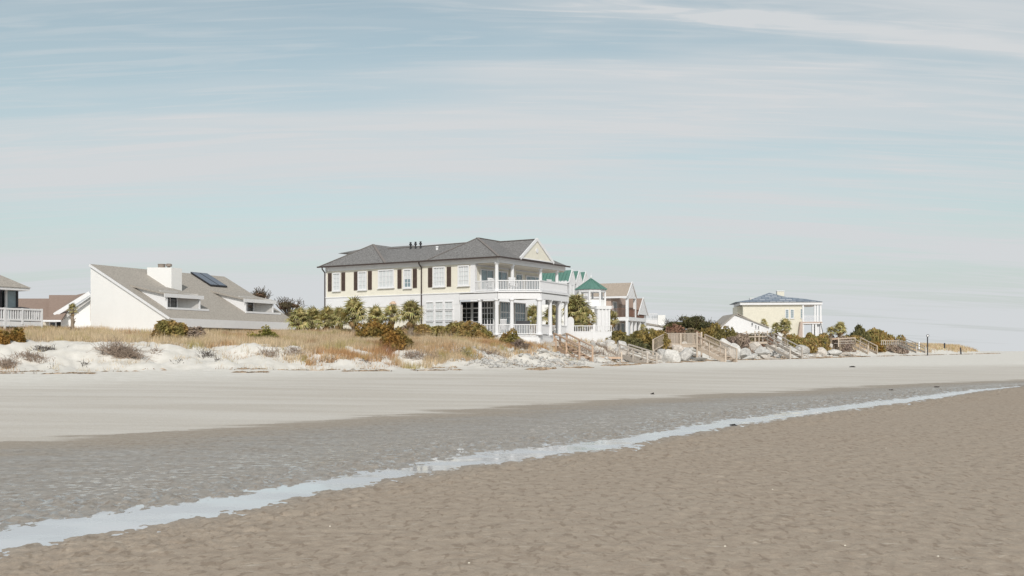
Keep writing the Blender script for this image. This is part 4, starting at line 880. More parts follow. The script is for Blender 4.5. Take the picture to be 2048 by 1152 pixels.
for px, a_, b_, DD_ in ((1306, 712, 679, 97.5), (dl, 712, 664.5, 99.88), (dr, 722, 663.5, 99.88), (1361, 693, 666, 99.88), (dr+9, 715, 664, 102.4)): piece('post', M['wood'], S3, rel(px, a_, DD_, o), rel(px, b_, DD_, o), .14)
stairs(S3, rel(1399, DZ, 101, o), rel(1462, 720, 97.5, o), 1.5, M['wood'], rh=1.05, balus=.15)
for k in range(6): piece('ramp_board', M['wood'], S3, rel(1308+k*4, 703-k*2.3, 98+k*.4, o), rel(1311+k*4, 702-k*2.3, 100.2+k*.3, o), .2, .04)
# 4: stairs further right
o = (pxw(1530, 127), 127, 1.8); S4 = thing('beach_stairs', 'grey landing with open rails and long flight in front of the white gable house', 'stairs', o, group='wooden beach walkways')
for k in range(14): piece('deck_board', M['woodgrey'], S4, rel(1485+k*3.7, 684, 126.6, o), rel(1487+k*3.7, 683.4, 128.4, o), .2, .05)
piece('beam', M['wood'], S4, rel(1483, 685.5, 126.4, o), rel(1536, 685.5, 126.4, o), .07, .26)
for px in (1484, 1493, 1510, 1518, 1535): piece('post', M['wood'], S4, rel(px, 690, 126.4, o), rel(px, 662 if px > 1490 else 668, 126.4, o), .13)
piece('top_rail', M['wood'], S4, rel(1484, 667, 126.3, o), rel(1493, 664.5, 126.3, o), .06, .12); piece('top_rail', M['woodgrey'], S4, rel(1493, 666.5, 126.3, o), rel(1535, 665.5, 126.3, o), .1, .07); piece('mid_rail', M['wood'], S4, rel(1485, 674, 126.3, o), rel(1535, 672.5, 126.3, o), .06, .12)
for px in (1500, 1528): piece('brace', M['woodgrey'], S4, rel(px, 686, 126.6, o), rel(px+6, 697, 127.5, o), .09)
stairs(S4, rel(1537, 683, 127.5, o), rel(1592, 713, 121.5, o), 1.6, M['woodgrey'], rh=1.05)
# 5 and 6
o = (pxw(1705, 168), 168, 1.8); S5 = thing('beach_stairs', 'pale wooden landing and flight below the dark thicket, left of the furthest walkway', 'stairs', o, group='wooden beach walkways')
for k in range(10): piece('deck_board', M['woodgrey'], S5, rel(1670+k*4.2, 687, 167, o), rel(1671+k*4.2, 686.5, 169, o), .3, .05)
for px in (1677, 1710): piece('post', M['wood'], S5, rel(px, 694, 167, o), rel(px, 675, 167, o), .16)
piece('top_rail', M['woodnew'], S5, rel(1664, 678, 167, o), rel(1677, 677, 167, o), .1, .3); piece('top_rail', M['wood'], S5, rel(1677, 677.5, 167, o), rel(1710, 675.5, 167, o), .1, .12); piece('mid_rail', M['woodgrey'], S5, rel(1677, 682.5, 167, o), rel(1710, 681.5, 167, o), .1, .12)
stairs(S5, rel(1712, 688, 168, o), rel(1745, 705, 163, o), 1.6, M['wood'], rh=1.05)
o = (pxw(1795, 205), 205, 1.8); S6 = thing('beach_stairs', 'furthest pale wooden walkway and flight left of the round topped sign post', 'stairs', o, group='wooden beach walkways')
for k in range(12): piece('deck_board', M['woodgrey'], S6, rel(1762+k*3.5, 688, 204, o), rel(1763+k*3.5, 687.6, 206, o), .3, .05)
piece('top_rail', M['wood'], S6, rel(1762, 681, 204, o), rel(1800, 681, 204, o), .12, .14)
for k in range(10): piece('post', M['woodgrey'], S6, rel(1763+k*4.1, 690, 204, o), rel(1763+k*4.1, 680.5, 204, o), .12)
stairs(S6, rel(1803, 688, 205, o), rel(1842, 703, 197, o), 1.8, M['woodgrey'], rh=1.0)

# ================================================================== VEGETATION
def leafcloud(n, rx, ry, rz, size, seed, lumps=14, tight=.33, zmin=-.2, hollow=.45):
    rg = np.random.default_rng(seed)
    u = rg.normal(size=(lumps, 3)); u /= np.linalg.norm(u, axis=1)[:, None]; u *= (rg.uniform(hollow, .88, lumps))[:, None]
    u[:, 2] = np.where(u[:, 2] < zmin, -u[:, 2]*.6, u[:, 2])
    k = rg.integers(0, lumps, n); v = rg.normal(size=(n, 3)); v /= np.linalg.norm(v, axis=1)[:, None]; v *= (rg.uniform(.35, 1, n)**.5*tight*rg.uniform(.7, 1.25, lumps)[k])[:, None]
    P = (u[k]+v)*np.array([rx, ry, rz])
    a = rg.normal(size=(n, 3)); a /= np.linalg.norm(a, axis=1)[:, None]; a[:, 2] = a[:, 2]*.6+.15; b_ = np.cross(a, rg.normal(size=(n, 3))); b_ /= np.linalg.norm(b_, axis=1)[:, None]
    a /= np.linalg.norm(a, axis=1)[:, None]
    s_ = size*rg.uniform(.6, 1.3, n)[:, None]
    V_ = np.stack([P-a*s_, P+b_*s_*.5, P+a*s_, P-b_*s_*.5], 1).reshape(-1, 3)
    return V_, np.arange(4*n).reshape(-1, 4)
def on_face(px, py, lo=45., hi=130., step=.1):
    """depth where the ground crosses this line of sight"""
    Ds = np.arange(lo, hi, step); xs = (px-1024)/FPX*Ds; z_ = terrain(xs, Ds); zl = CAMH+(HOR-py)/FPX*Ds
    k = np.where(z_ >= zl)[0]; return float(Ds[k[0]]) if len(k) else hi
def rooted(px, py, D):
    Ds = np.arange(D*.92, D*1.22+3, .15); xs = (px-1024)/FPX*Ds; z_ = terrain(xs, Ds); pyg = HOR-(z_-CAMH)/Ds*FPX
    e = np.abs(pyg-py)+np.abs(Ds-D)*.12; return float(Ds[int(np.argmin(e))])
def shrub(name, label, cat, px, py_top, py_bot, D, wpx, mats, n=1800, size=.09, group=None, depth=None, trunk=.04, seed=None, dark=None, lumps=34, tight=.26, hollow=.5):
    D = rooted(px, py_bot-2, D)
    k_ = D/FPX; x = pxw(px, D); g0 = gz(x, D); zt__ = pz(py_top, D)
    t = thing(name, label, cat, (x, D, g0), 0, group)
    H_ = max((zt__-g0)*.88, .35)
    rx = wpx*k_/2; n = int(n*1.7); ry = depth or min(rx*.8, 1.3)
    V_, F_ = leafcloud(n, rx*.92, ry, 1.0, size*1.1, seed or int(px*7+D), lumps, tight, zmin=-.9, hollow=hollow)
    V_[:, 2] = np.abs(V_[:, 2]); V_[:, 2] *= H_/np.percentile(V_[:, 2], 94); V_[:, 2] -= .06; V_[:, 0] *= rx/np.percentile(np.abs(V_[:, 0]), 92)
    gg = terrain(x+V_[:, 0], D+V_[:, 1])-g0; w_ = np.clip(1-V_[:, 2]/H_, 0, 1); V_[:, 2] += np.clip(gg, -.35, .3)*w_
    link('foliage', newmesh('foliage', V_, F_, M[mats]), t)
    b = MB(); rg = random.Random(int(px))
    for q_ in range(9):
        a = rg.uniform(0, 6.28); rr = rg.uniform(.3, .8)
        b.bar((rg.uniform(-.1, .1)*rx, 0, -.3), (math.cos(a)*rr*rx, math.sin(a)*.5*rr*ry, H_*rg.uniform(.45, .8)), trunk, trunk)
    b.build('stem', M['bark'], t); return t
# shrubs on the dune crest (left to right)
shrub('shrub', 'russet dry shrub under the white deck at the left', 'shrub', 33, 657, 684, 58, 28, 'orange', 1500, .06)
shrub('shrub', 'small rusty shrub cut by the left edge of the photo', 'shrub', 3, 660, 690, 56, 26, 'orange', 900, .06)
shrub('shrub', 'large olive bush on the dune crest in front of the saltbox fascia', 'shrub', 340, 642, 684, 62, 56, 'olive', 4200, .07)
shrub('shrub', 'mauve grey brush at the right foot of the large olive bush', 'shrub', 378, 655, 684, 61, 50, 'mauve', 1800, .05)
shrub('shrub', 'bright yellow green low bush below the saltbox eave', 'shrub', 524, 660, 686, 62, 52, 'yellowgreen', 2200, .06)
shrub('shrub', 'orange brown spreading bush in front of the small palms', 'shrub', 750, 645, 682, 68, 66, 'orange', 4000, .07, depth=1.2)
shrub('shrub', 'russet bush tumbling down the dune face below the small palms', 'shrub', 790, 662, 696, 64, 50, 'orange', 3000, .065)
shrub('shrub', 'small rusty bush against the cream wall under the rightmost small palm', 'shrub', 818, 644, 668, 74, 36, 'reddish', 1300, .06)
shrub('shrub', 'long low olive hedge below the triple windows of the cream house', 'hedge', 890, 647, 676, 72, 100, 'olive', 4600, .065, lumps=26, tight=.25)
shrub('shrub', 'right end of the low hedge, dense olive mound at the porch corner', 'shrub', 950, 648, 682, 72, 62, 'olive', 3600, .065)
shrub('shrub', 'round olive bush on the slope in front of the porch skirt', 'shrub', 1023, 664, 696, 74, 38, 'olive', 2600, .06)
shrub('shrub', 'mauve brush under the round bush below the porch', 'shrub', 1040, 680, 706, 71, 38, 'mauve', 1500, .05)
shrub('shrub', 'red brown plant bed between the porch steps and the reddish stairs', 'shrub', 1106, 664, 684, 91, 34, 'reddish', 1100, .07)
shrub('shrub', 'green low plants behind the top of the reddish stairs', 'shrub', 1165, 662, 684, 96, 70, 'olive', 2200, .08)
shrub('shrub', 'wide amber topped hedge right of the reddish stairs', 'hedge', 1240, 663, 690, 100, 108, 'amber', 5200, .09, lumps=30, tight=.24)
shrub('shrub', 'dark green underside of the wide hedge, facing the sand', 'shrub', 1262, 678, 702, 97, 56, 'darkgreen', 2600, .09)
shrub('shrub', 'amber hedge beside the left ramp of the tall deck', 'hedge', 1305, 664, 704, 100, 70, 'amber', 3800, .09)
shrub('shrub', 'brown grassy bush behind the tall deck railing', 'shrub', 1355, 655, 690, 108, 80, 'reddish', 3000, .09)
shrub('shrub', 'golden bush right of the tall deck', 'shrub', 1432, 656, 696, 112, 76, 'amber', 3600, .09)
shrub('shrub', 'mauve brown brush left of the grey landing', 'shrub', 1476, 668, 706, 118, 46, 'mauve', 2200, .08)
shrub('shrub', 'dark scrub under the grey landing rails', 'shrub', 1512, 668, 690, 130, 60, 'reddish', 2000, .09)
shrub('shrub', 'olive bush right of the long grey flight', 'shrub', 1592, 672, 702, 136, 58, 'olive', 3200, .11)
shrub('shrub', 'olive and brown bush in front of the yellow house porch', 'shrub', 1632, 670, 700, 140, 54, 'olive', 3600, .11)
shrub('shrub', 'mauve brush between the yellow house and the last landings', 'shrub', 1672, 674, 702, 146, 58, 'mauve', 2200, .1)
shrub('shrub', 'low olive scrub behind the last landing but one', 'shrub', 1700, 672, 690, 175, 50, 'olive', 1500, .13)
shrub('thicket', 'dark wind shaped thicket, left dark part, beside the far palm', 'shrub', 1716, 660, 684, 178, 46, 'darkgreen', 3400, .14)
shrub('thicket', 'rounded olive thicket sloping down to the right at the far end of the dunes', 'shrub', 1748, 662, 690, 182, 66, 'olive', 4200, .14)
shrub('thicket', 'low tail of the far thicket, grey olive', 'shrub', 1784, 674, 690, 186, 44, 'olive', 1800, .13)
shrub('shrub', 'straw brown dune bush below the furthest walkway', 'shrub', 1794, 684, 700, 176, 40, 'mauve', 1500, .1)
shrub('shrub', 'straw bush between the two furthest flights', 'shrub', 1750, 684, 700, 170, 36, 'orange', 1300, .1)
# trees
def tree(name, label, px, py_top, py_bot, D, wpx, leaf, n, size, tight=.3, lumps=22, depth=None):
    k_ = D/FPX; x = pxw(px, D); g0 = gz(x, D); t = thing(name, label, 'tree', (x, D, g0))
    rz__ = (pz(py_top, D)-pz(py_bot, D))/2; cz = (pz(py_top, D)+pz(py_bot, D))/2-g0; rx = wpx*k_/2
    V_, F_ = leafcloud(n, rx, depth or rx*.7, rz__, size, int(px*3), lumps, tight, zmin=-.9 if leaf == 'darkgreen' else -.2, hollow=.3); V_[:, 2] += cz
    link('crown', newmesh('crown', V_, F_, M[leaf]), t)
    b = MB(); b.lathe(0, 0, [(.28, -.5), (.2, cz*.6), (.12, cz)], 8); b.build('trunk', M['bark'], t)
    rg = random.Random(int(px)); b = MB()
    for q_ in range(34):
        a = rg.uniform(0, 6.28); e = rg.uniform(.1, 1.2); L_ = rg.uniform(.6, 1.02); q2 = (math.cos(a)*rx*L_*math.cos(e), math.sin(a)*rx*.6*L_, cz+rz__*L_*math.sin(e))
        q1 = (q2[0]*.4, q2[1]*.4, cz*.75+(q2[2]-cz)*.3); b.bar((0, 0, cz*.55), q1, .09); b.bar(q1, q2, .045)
        for z_ in range(3): b.bar(q2, (q2[0]+rg.uniform(-.5, .5), q2[1]+rg.uniform(-.5, .5), q2[2]+rg.uniform(0, .6)), .025)
    b.build('limb', M['bark'], t); return t
tree('bare_tree', 'sparse reddish brown tree top behind the right end of the saltbox roof', 580, 600, 628, 105, 66, 'reddish', 2600, .09)
tree('bare_tree', 'small reddish tree tip just above the saltbox roof corner', 520, 582, 606, 105, 44, 'reddish', 1000, .09)
tree('live_oak', 'dark wind pruned tree behind the golden bush, tallest of the dark crowns', 1384, 631, 676, 138, 90, 'darkgreen', 9000, .12, lumps=34, tight=.30)
tree('live_oak', 'lower dark crown between the flat white house and the tall dark tree', 1345, 640, 674, 139, 50, 'darkgreen', 3200, .12)
tree('live_oak', 'brown leaved low crown right of the dark tree', 1420, 642, 674, 137, 40, 'reddish', 2600, .12)

# palms: fan fronds as separate leaves
def frond_mesh(seed, m, droop=.3, L_=1.0, dead=False):
    rg = random.Random(seed); b = MB(); n = 15; pl = .42*L_
    b.bar((0, 0, 0), (pl, 0, .04), .03, .02)
    for k in range(n):
        a = (k/(n-1)-.5)*R(215 if not dead else 110); l = L_*.62*(1-.28*abs(k/(n-1)-.5)*2)*rg.uniform(.85, 1.1)
        d = Vector((math.cos(a), math.sin(a), 0)); s_ = Vector((-d.y, d.x, 0))
        c0 = Vector((pl, 0, .04)); lift = .12*math.cos(a)
        p1 = c0+d*l*.55+Vector((0, 0, lift)); p2 = c0+d*l+Vector((0, 0, lift-droop*l*rg.uniform(.6, 1.5)))
        wd = .045*L_
        b.add([c0-s_*wd*.3, c0+s_*wd*.3, p1+s_*wd, p1-s_*wd, p2], [(0, 1, 2, 3), (3, 2, 4)])
    return b.mesh('palm_frond', m)
FR = [frond_mesh(k, M['frond'], .25+.12*k) for k in range(4)]; FD = [frond_mesh(20+k, M['frondold'], .6, dead=True) for k in range(2)]
def palm(label, px, py_c, D, rpx, base=None, nf=34, old=4, trunk_r=.16, name='palm_tree', squash=1.0, lean=0., group='sabal palms', thick=1.):
    k_ = D/FPX; x = pxw(px, D); g0 = gz(x, D); cz = pz(py_c, D)-g0; rr = rpx*k_
    t = thing(name, label, 'palm tree', (x, D, g0), 0, group)
    rg = random.Random(int(px*13+D))
    b = MB(); n = max(3, int(cz/.16)); prof = []
    for i_ in range(n+1): f_ = i_/n; r_ = trunk_r*(1.15-.2*f_)*(1+.12*(i_ % 2)); prof.append((r_, -.3+(cz+.25)*f_))
    b.lathe(0, 0, prof, 9)
    for i_ in range(int(n*3*thick)):      # old boots on the trunk
        a = rg.uniform(0, 6.28); z_ = rg.uniform(.1, max(cz, .2)); c0 = Vector((math.cos(a)*trunk_r, math.sin(a)*trunk_r, z_)); b.bar(c0, c0+Vector((math.cos(a)*.1, math.sin(a)*.1, .16)), .07, .03)
    b.build('trunk', M['trunk'], t)
    for i_ in range(nf+old):
        dead = i_ >= nf; f_ = (i_+.5)/nf if not dead else 1.
        el = R(86-118*f_**.9)+rg.uniform(-.15, .15) if not dead else R(rg.uniform(-80, -45))
        a = i_*2.39996+rg.uniform(-.3, .3); s_ = rr*1.28*rg.uniform(.85, 1.12)*(1 if not dead else .8)
        o_ = link('frond', (FD if dead else FR)[i_ % (2 if dead else 4)], t)
        o_.location = (math.cos(a)*.05, math.sin(a)*.05, cz-(.25*f_ if not dead else .3)); o_.rotation_euler = (rg.uniform(-.5, .5), -el, a); o_.scale = (s_, s_, s_*squash)
    return t
palm('slim palm with tall bare trunk in front of the white gable wall', 145, 616, 70, 9, nf=18, old=1, trunk_r=.10, thick=.5)
for px, py, D, rr, lb in ((598, 640, 80, 22, 'dark green low palm nearest the saltbox roof end'), (626, 640, 82, 22, 'low palm under the far grey green roof'), (655, 637, 79, 21, 'low palm at the left corner of the cream house'), (680, 636, 78, 20, 'bushy low palm left of the tallest house front palm'),
                      (708, 626, 76, 26, 'tallest fullest palm in front of the cream house, with a thick pale trunk'), (752, 634, 77, 20, 'bushy palm between the tallest palm and the slim forked pair'), (783, 628, 75, 17, 'slim small palm in the middle of the cream wall'),
                      (822, 626, 74, 23, 'spreading palm just left of the brown downspout')):
    palm(lb, px, py, D, rr, nf=34 if rr > 20 else 26, old=3)
palm('largest shaggy palm clump right of the porch columns, green crown', 1152, 617, 101, 25, nf=44, old=8, squash=1, trunk_r=.2)
palm('brown shaggy palm right behind the largest palm, beside the turret bay', 1176, 634, 101, 19, nf=14, old=22)
palm('palm seen between the porch columns, brown skirted', 1104, 632, 101, 20, nf=22, old=14)
palm('green palm seen through the porch just right of the glass bay', 1068, 634, 103, 20, nf=26, old=10)
palm('low green fan palm at the foot of the largest palm', 1160, 645, 100, 17, nf=26, old=4)
palm('palm with dry brown fronds between the turret bay and the tan house', 1222, 636, 112, 15, nf=22, old=8)
palm('short palm at the corner of the tan house', 1286, 655, 128, 8, nf=14, old=2)
palm('left palm of the pair in front of the yellow house', 1552, 657, 148, 11, nf=22, old=8)
palm('taller right palm of the pair in front of the yellow house', 1570, 652, 146, 13, nf=26, old=8)
palm('tiny palm between the white gable house and the yellow wall', 1528, 646, 152, 8, nf=14, old=2)
palm('far palm left of the dark thicket', 1680, 657, 176, 13, nf=30, old=5)
palm('low far palm left of the taller far palm', 1662, 662, 176, 9, nf=20, old=2)

# dune grass
def poly_pts(s0, s1, n, d0, d1, rg):
    seg = []; P = BASE[:, :2]
    cum = [0]
    for i in range(len(P)-1): cum.append(cum[-1]+np.linalg.norm(P[i+1]-P[i]))
    cum = np.array(cum); s_ = rg.uniform(s0, s1, n); d_ = d0+(d1-d0)*rg.uniform(0, 1, n)
    i = np.clip(np.searchsorted(cum, s_)-1, 0, len(P)-2); t = (s_-cum[i])/(cum[i+1]-cum[i]); A_ = P[i]; B_ = P[i+1]; tan = (B_-A_)/np.linalg.norm(B_-A_, axis=1)[:, None]
    return (A_+(B_-A_)*t[:, None])+np.stack([-tan[:, 1], tan[:, 0]], 1)*d_[:, None], cum
_, CUM = poly_pts(0, 1, 1, 0, 1, rng)
HOUSES = [(-1.15, 82, -32, -18.9, 3.2, -.3, 12), (-24.05, 72, 63.8, .1, 14.0, .5, 7.9), (-34, 68, 57, -8, 3, .0, 10)]
def outside(P):
    ok = np.ones(len(P), bool)
    for X0, Y0, deg, x0, x1, y0, y1 in HOUSES:
        a = R(deg); dx, dy = P[:, 0]-X0, P[:, 1]-Y0; lx = dx*math.cos(a)+dy*math.sin(a); ly = -dx*math.sin(a)+dy*math.cos(a)
        ok &= ~((lx > x0) & (lx < x1) & (ly > y0) & (ly < y1))
    return ok
def blades(P, h0, h1, wd, rg, lean=.35, per=4, spread=.10):
    n = len(P)*per; P = np.repeat(P, per, 0)+rg.normal(size=(n, 2))*spread; z = terrain(P[:, 0], P[:, 1])
    h = rg.uniform(h0, h1, n); a = rg.uniform(0, 6.283, n); le = rg.uniform(0, lean, n)*h; c_, s_ = np.cos(a), np.sin(a)
    b0 = np.stack([P[:, 0]-c_*wd, P[:, 1]-s_*wd*.4, z-.04], 1); b1 = np.stack([P[:, 0]+c_*wd, P[:, 1]+s_*wd*.4, z-.04], 1)
    a2 = rg.uniform(0, 6.283, n); tp = np.stack([P[:, 0]+np.cos(a2)*le+.04, P[:, 1]+np.sin(a2)*le, z+h], 1)
    return np.stack([b0, b1, tp], 1).reshape(-1, 3)
GV = []
s_r = CUM[6]
P, _ = poly_pts(CUM[1]+20, CUM[5], 120000, 3.5, 24, rng)
dn = seg_dist(P[:, 0], P[:, 1], BASE)[0]
nz = fbm(P[:, 0]*.35, P[:, 1]*.35, 3, 5); lim = 7.8+(nz-.5)*7-np.where(P[:, 0] > -13, 1.8, 0)
keep = (dn > lim) & outside(P) & (vnoise(P[:, 0]*1.6, P[:, 1]*1.6, 8) > .22); P = P[keep]
GV.append(blades(P, .18, .55, .016, rng, per=3, spread=.12))
# toward the crest edge and the slope below the cream house
P, _ = poly_pts(CUM[3], CUM[6]+3, 26000, 3.0, 11, rng); nz = fbm(P[:, 0]*.6, P[:, 1]*.6, 3, 15)
keep = outside(P) & (nz > .42) & (rng.uniform(size=len(P)) < .8); GV.append(blades(P[keep], .15, .5, .016, rng, per=3))
# the right hand dunes
P, _ = poly_pts(CUM[6], CUM[11], 60000, 5, 26, rng); nz = fbm(P[:, 0]*.25, P[:, 1]*.25, 3, 25)
keep = outside(P) & (nz > .40); P = P[keep]; GV.append(blades(P, .25, .65, .035, rng, per=2, spread=.25))
# far tip with sea oats
P, _ = poly_pts(CUM[9], CUM[12], 16000, 3, 16, rng); GV.append(blades(P, .3, 1.3, .07, rng, per=1, spread=.3))
P, _ = poly_pts(CUM[1]+20, CUM[7], 26000, .3, 8.5, rng); nz = fbm(P[:, 0]*.7, P[:, 1]*.7, 4, 35)
keep = outside(P) & (nz > .60); GV.append(blades(P[keep], .05, .30, .011, rng, lean=.9, per=2, spread=.08))
P, _ = poly_pts(CUM[1]+25, CUM[6], 9000, 6, 20, rng); nz = fbm(P[:, 0]*.5, P[:, 1]*.5, 3, 45); keep = outside(P) & (nz > .55); GV.append(blades(P[keep], .5, .95, .012, rng, lean=.4, per=2, spread=.1))
gv = np.vstack(GV); go = link('dune_grass', newmesh('dune_grass', gv, np.arange(len(gv)).reshape(-1, 3), M['grass'])); tag(go, 'straw and russet dune grass along the crest in front of the houses', 'grass', kind='stuff')

# hanging brush on the dune face: countable clumps of twigs
def twigs(name, label, px, py, D, wpx, hpx, n, m='twig', cat='brush', up=.7, th=.016, group=None, on_ground=True):
    k_ = D/FPX; x = pxw(px, D); g0 = gz(x, D) if on_ground else pz(py, D); t = link(name, None)
    b = MB(); rg = random.Random(int(px*11+py))
    for i_ in range(n):
        x0 = rg.gauss(0, .28)*wpx*k_; y0 = rg.uniform(-.35, .35); z0 = gz(x+x0, D+y0)-g0 if on_ground else 0
        a = rg.gauss(0, .8); l = hpx*k_*rg.uniform(.45, 1.1); e = up*rg.uniform(.4, 1.2)
        p = Vector((x0, y0, z0-.03)); q_ = p+Vector((math.sin(a)*l*.7, rg.uniform(-.3, .1)*l, l*e*math.cos(a)*.8)); mid = (p+q_)/2+Vector((rg.uniform(-.1, .1)*l, -.05, rg.uniform(0, .2)*l))
        b.bar(p, mid, th*rg.uniform(.7, 1.3)); b.bar(mid, q_, th*.7)
    bpy.data.objects.remove(t); o_ = b.build(name, M[m], None, (x, D, g0)); tag(o_, label, cat, group); return o_
for px, py, w_, h_, n_, m_, lb in ((245, 712, 60, 52, 520, 'twig', 'big tangle of pale dead grass and roots hanging on the dune face'),
    (225, 705, 70, 26, 40, 'twigdark', 'bare grey branches sticking out left of the big dead grass tangle'),
    (14, 734, 34, 34, 200, 'twig', 'dry brush at the dune foot by the left edge of the photo'), (66, 716, 60, 24, 220, 'twig', 'loose straw brush on the dune face below the deck'), (90, 700, 40, 20, 90, 'twigdark', 'grey sprigs on the dune below the brown roofed house'),
    (104, 698, 10, 14, 14, 'twigdark', 'thin dark sprig standing alone on the upper dune'), (168, 729, 14, 16, 20, 'twigdark', 'small dark stump of twigs alone on the lower dune face'), (106, 733, 12, 8, 12, 'twigdark', 'little dark twig low on the dune below the slim palm'),
    (312, 706, 24, 20, 40, 'twig', 'faded sprigs on the sand right of the big tangle'), (356, 727, 20, 10, 20, 'twigdark', 'dark bent stick below the large olive bush'), (414, 712, 30, 28, 60, 'twigdark', 'arched grey twig cluster on the open sand face'), (436, 722, 16, 14, 20, 'twigdark', 'dark sprig right of the arched twigs'),
    (540, 712, 44, 26, 120, 'twig', 'pale straw brush hanging below the yellow green bush'), (590, 708, 40, 26, 110, 'twig', 'pale straw brush on the sand left of centre'), (622, 722, 12, 10, 40, 'twig', 'tiny olive tuft low on the sand'), (650, 722, 40, 14, 60, 'twigdark', 'dark broken branches lying on the dune left of the palms'),
    (732, 722, 18, 14, 24, 'twigdark', 'dark knot of driftwood below the tallest palm'), (760, 718, 18, 16, 24, 'twigdark', 'forked reddish driftwood on the dune below the orange bush'), (830, 712, 46, 30, 140, 'twig', 'straggly pale brush below the long low hedge'), (870, 716, 40, 24, 100, 'twig', 'grey straw brush on the dune, left of the rubble'),
    (930, 714, 40, 22, 90, 'twigdark', 'dark broken stems among the first stones'), (985, 708, 50, 22, 120, 'twig', 'tan dead stems below the round bush'), (1150, 700, 50, 22, 120, 'twig', 'dead grass beside the reddish stairs'), (1180, 704, 70, 26, 200, 'twig', 'pale dead grass between the reddish stairs and the low platform'),
    (1215, 702, 60, 22, 160, 'twig', 'dead grass mound left of the half buried flight')):
    D_ = on_face(px, py, 46, 110); twigs('brush', lb, px, py, D_, w_, h_, n_, m_)
# wrack lines at the foot of the dune
WV = []; rg = np.random.default_rng(5)
for s0, s1, d0, n_ in [(CUM[1]+18, CUM[9], -2.2, 4200), (CUM[1]+18, CUM[9], .2, 1700), (CUM[9], CUM[12], -3, 1400)]:
    P, _ = poly_pts(s0, s1, n_*3, d0-.6, d0+.6, rg); P = P+(fbm(P[:, 0]*.2, P[:, 1]*.2, 3, 66)[:, None]-.5)*2.2
    P = P[vnoise(P[:, 0]*.5, P[:, 1]*.5, 71+int(d0)) > .54]; P = P[fbm(P[:, 0]*1.5, P[:, 1]*3.5, 3, 12) > .46]
    z_ = terrain(P[:, 0], P[:, 1])+.012; n2 = len(P); a = rg.uniform(0, 3.14, n2); l = rg.uniform(.05, .22, n2)*(1+P[:, 1]/150); w__ = .015*(1+P[:, 1]/100)
    dx, dy = np.cos(a)*l, np.sin(a)*l
    WV.append(np.stack([np.stack([P[:, 0]-dx, P[:, 1]-dy, z_], 1), np.stack([P[:, 0]+dx, P[:, 1]+dy, z_], 1), np.stack([P[:, 0]+dy*.1, P[:, 1]-dx*.1, z_+w__*2.2], 1)], 1).reshape(-1, 3))
wv = np.vstack(WV); o_ = link('wrack_line', newmesh('wrack_line', wv, np.arange(len(wv)).reshape(-1, 3), M['wrack'])); tag(o_, 'broken lines of brown reed wrack at the foot of the dunes', 'wrack', kind='stuff')

# ------------------------------------------------------------------ boulders
def rock_mesh(seed, m, sub=3):
    import bmesh
    bm = bmesh.new(); bmesh.ops.create_icosphere(bm, subdivisions=sub, radius=1)
    rg = random.Random(seed); planes = [(Vector((rg.gauss(0, 1), rg.gauss(0, 1), rg.gauss(0, 1))).normalized(), rg.uniform(.50, .80)) for _ in range(17)]
    for v in bm.verts:
        for n_, d_ in planes:
            e = v.co.dot(n_)-d_
            if e > 0: v.co -= n_*e*.92
        n3 = float(vnoise(v.co.x*2.3+seed, v.co.y*2.3+v.co.z*3.1, seed)); v.co *= 1+(n3-.5)*.10
    me_ = bpy.data.meshes.new('boulder'); bm.to_mesh(me_); bm.free(); me_.materials.append(m); return me_
RK = [rock_mesh(k, M['rock'] if k % 3 else M['rockbeige']) for k in range(8)]; RS = [rock_mesh(50+k, M['rock'] if k % 2 else M['rockbeige'], 2) for k in range(6)]
def boulder(px, py, wpx, hpx, D, label, group='pale limestone boulders', k=None, rot=None):
    k_ = D/FPX; rg = random.Random(int(px*5+py)); o_ = link('boulder', RK[(k if k is not None else rg.randrange(8)) % 8])
    D = rooted(px, py+hpx*.45, D); o_.location = at(px, py, D); o_.scale = (wpx*k_/1.25, wpx*k_/1.5, hpx*k_/1.2); o_.rotation_euler = (rg.uniform(-.2, .2), rot if rot is not None else rg.uniform(-.25, .25), rg.uniform(0, 6.28)); tag(o_, label, 'boulder', group)
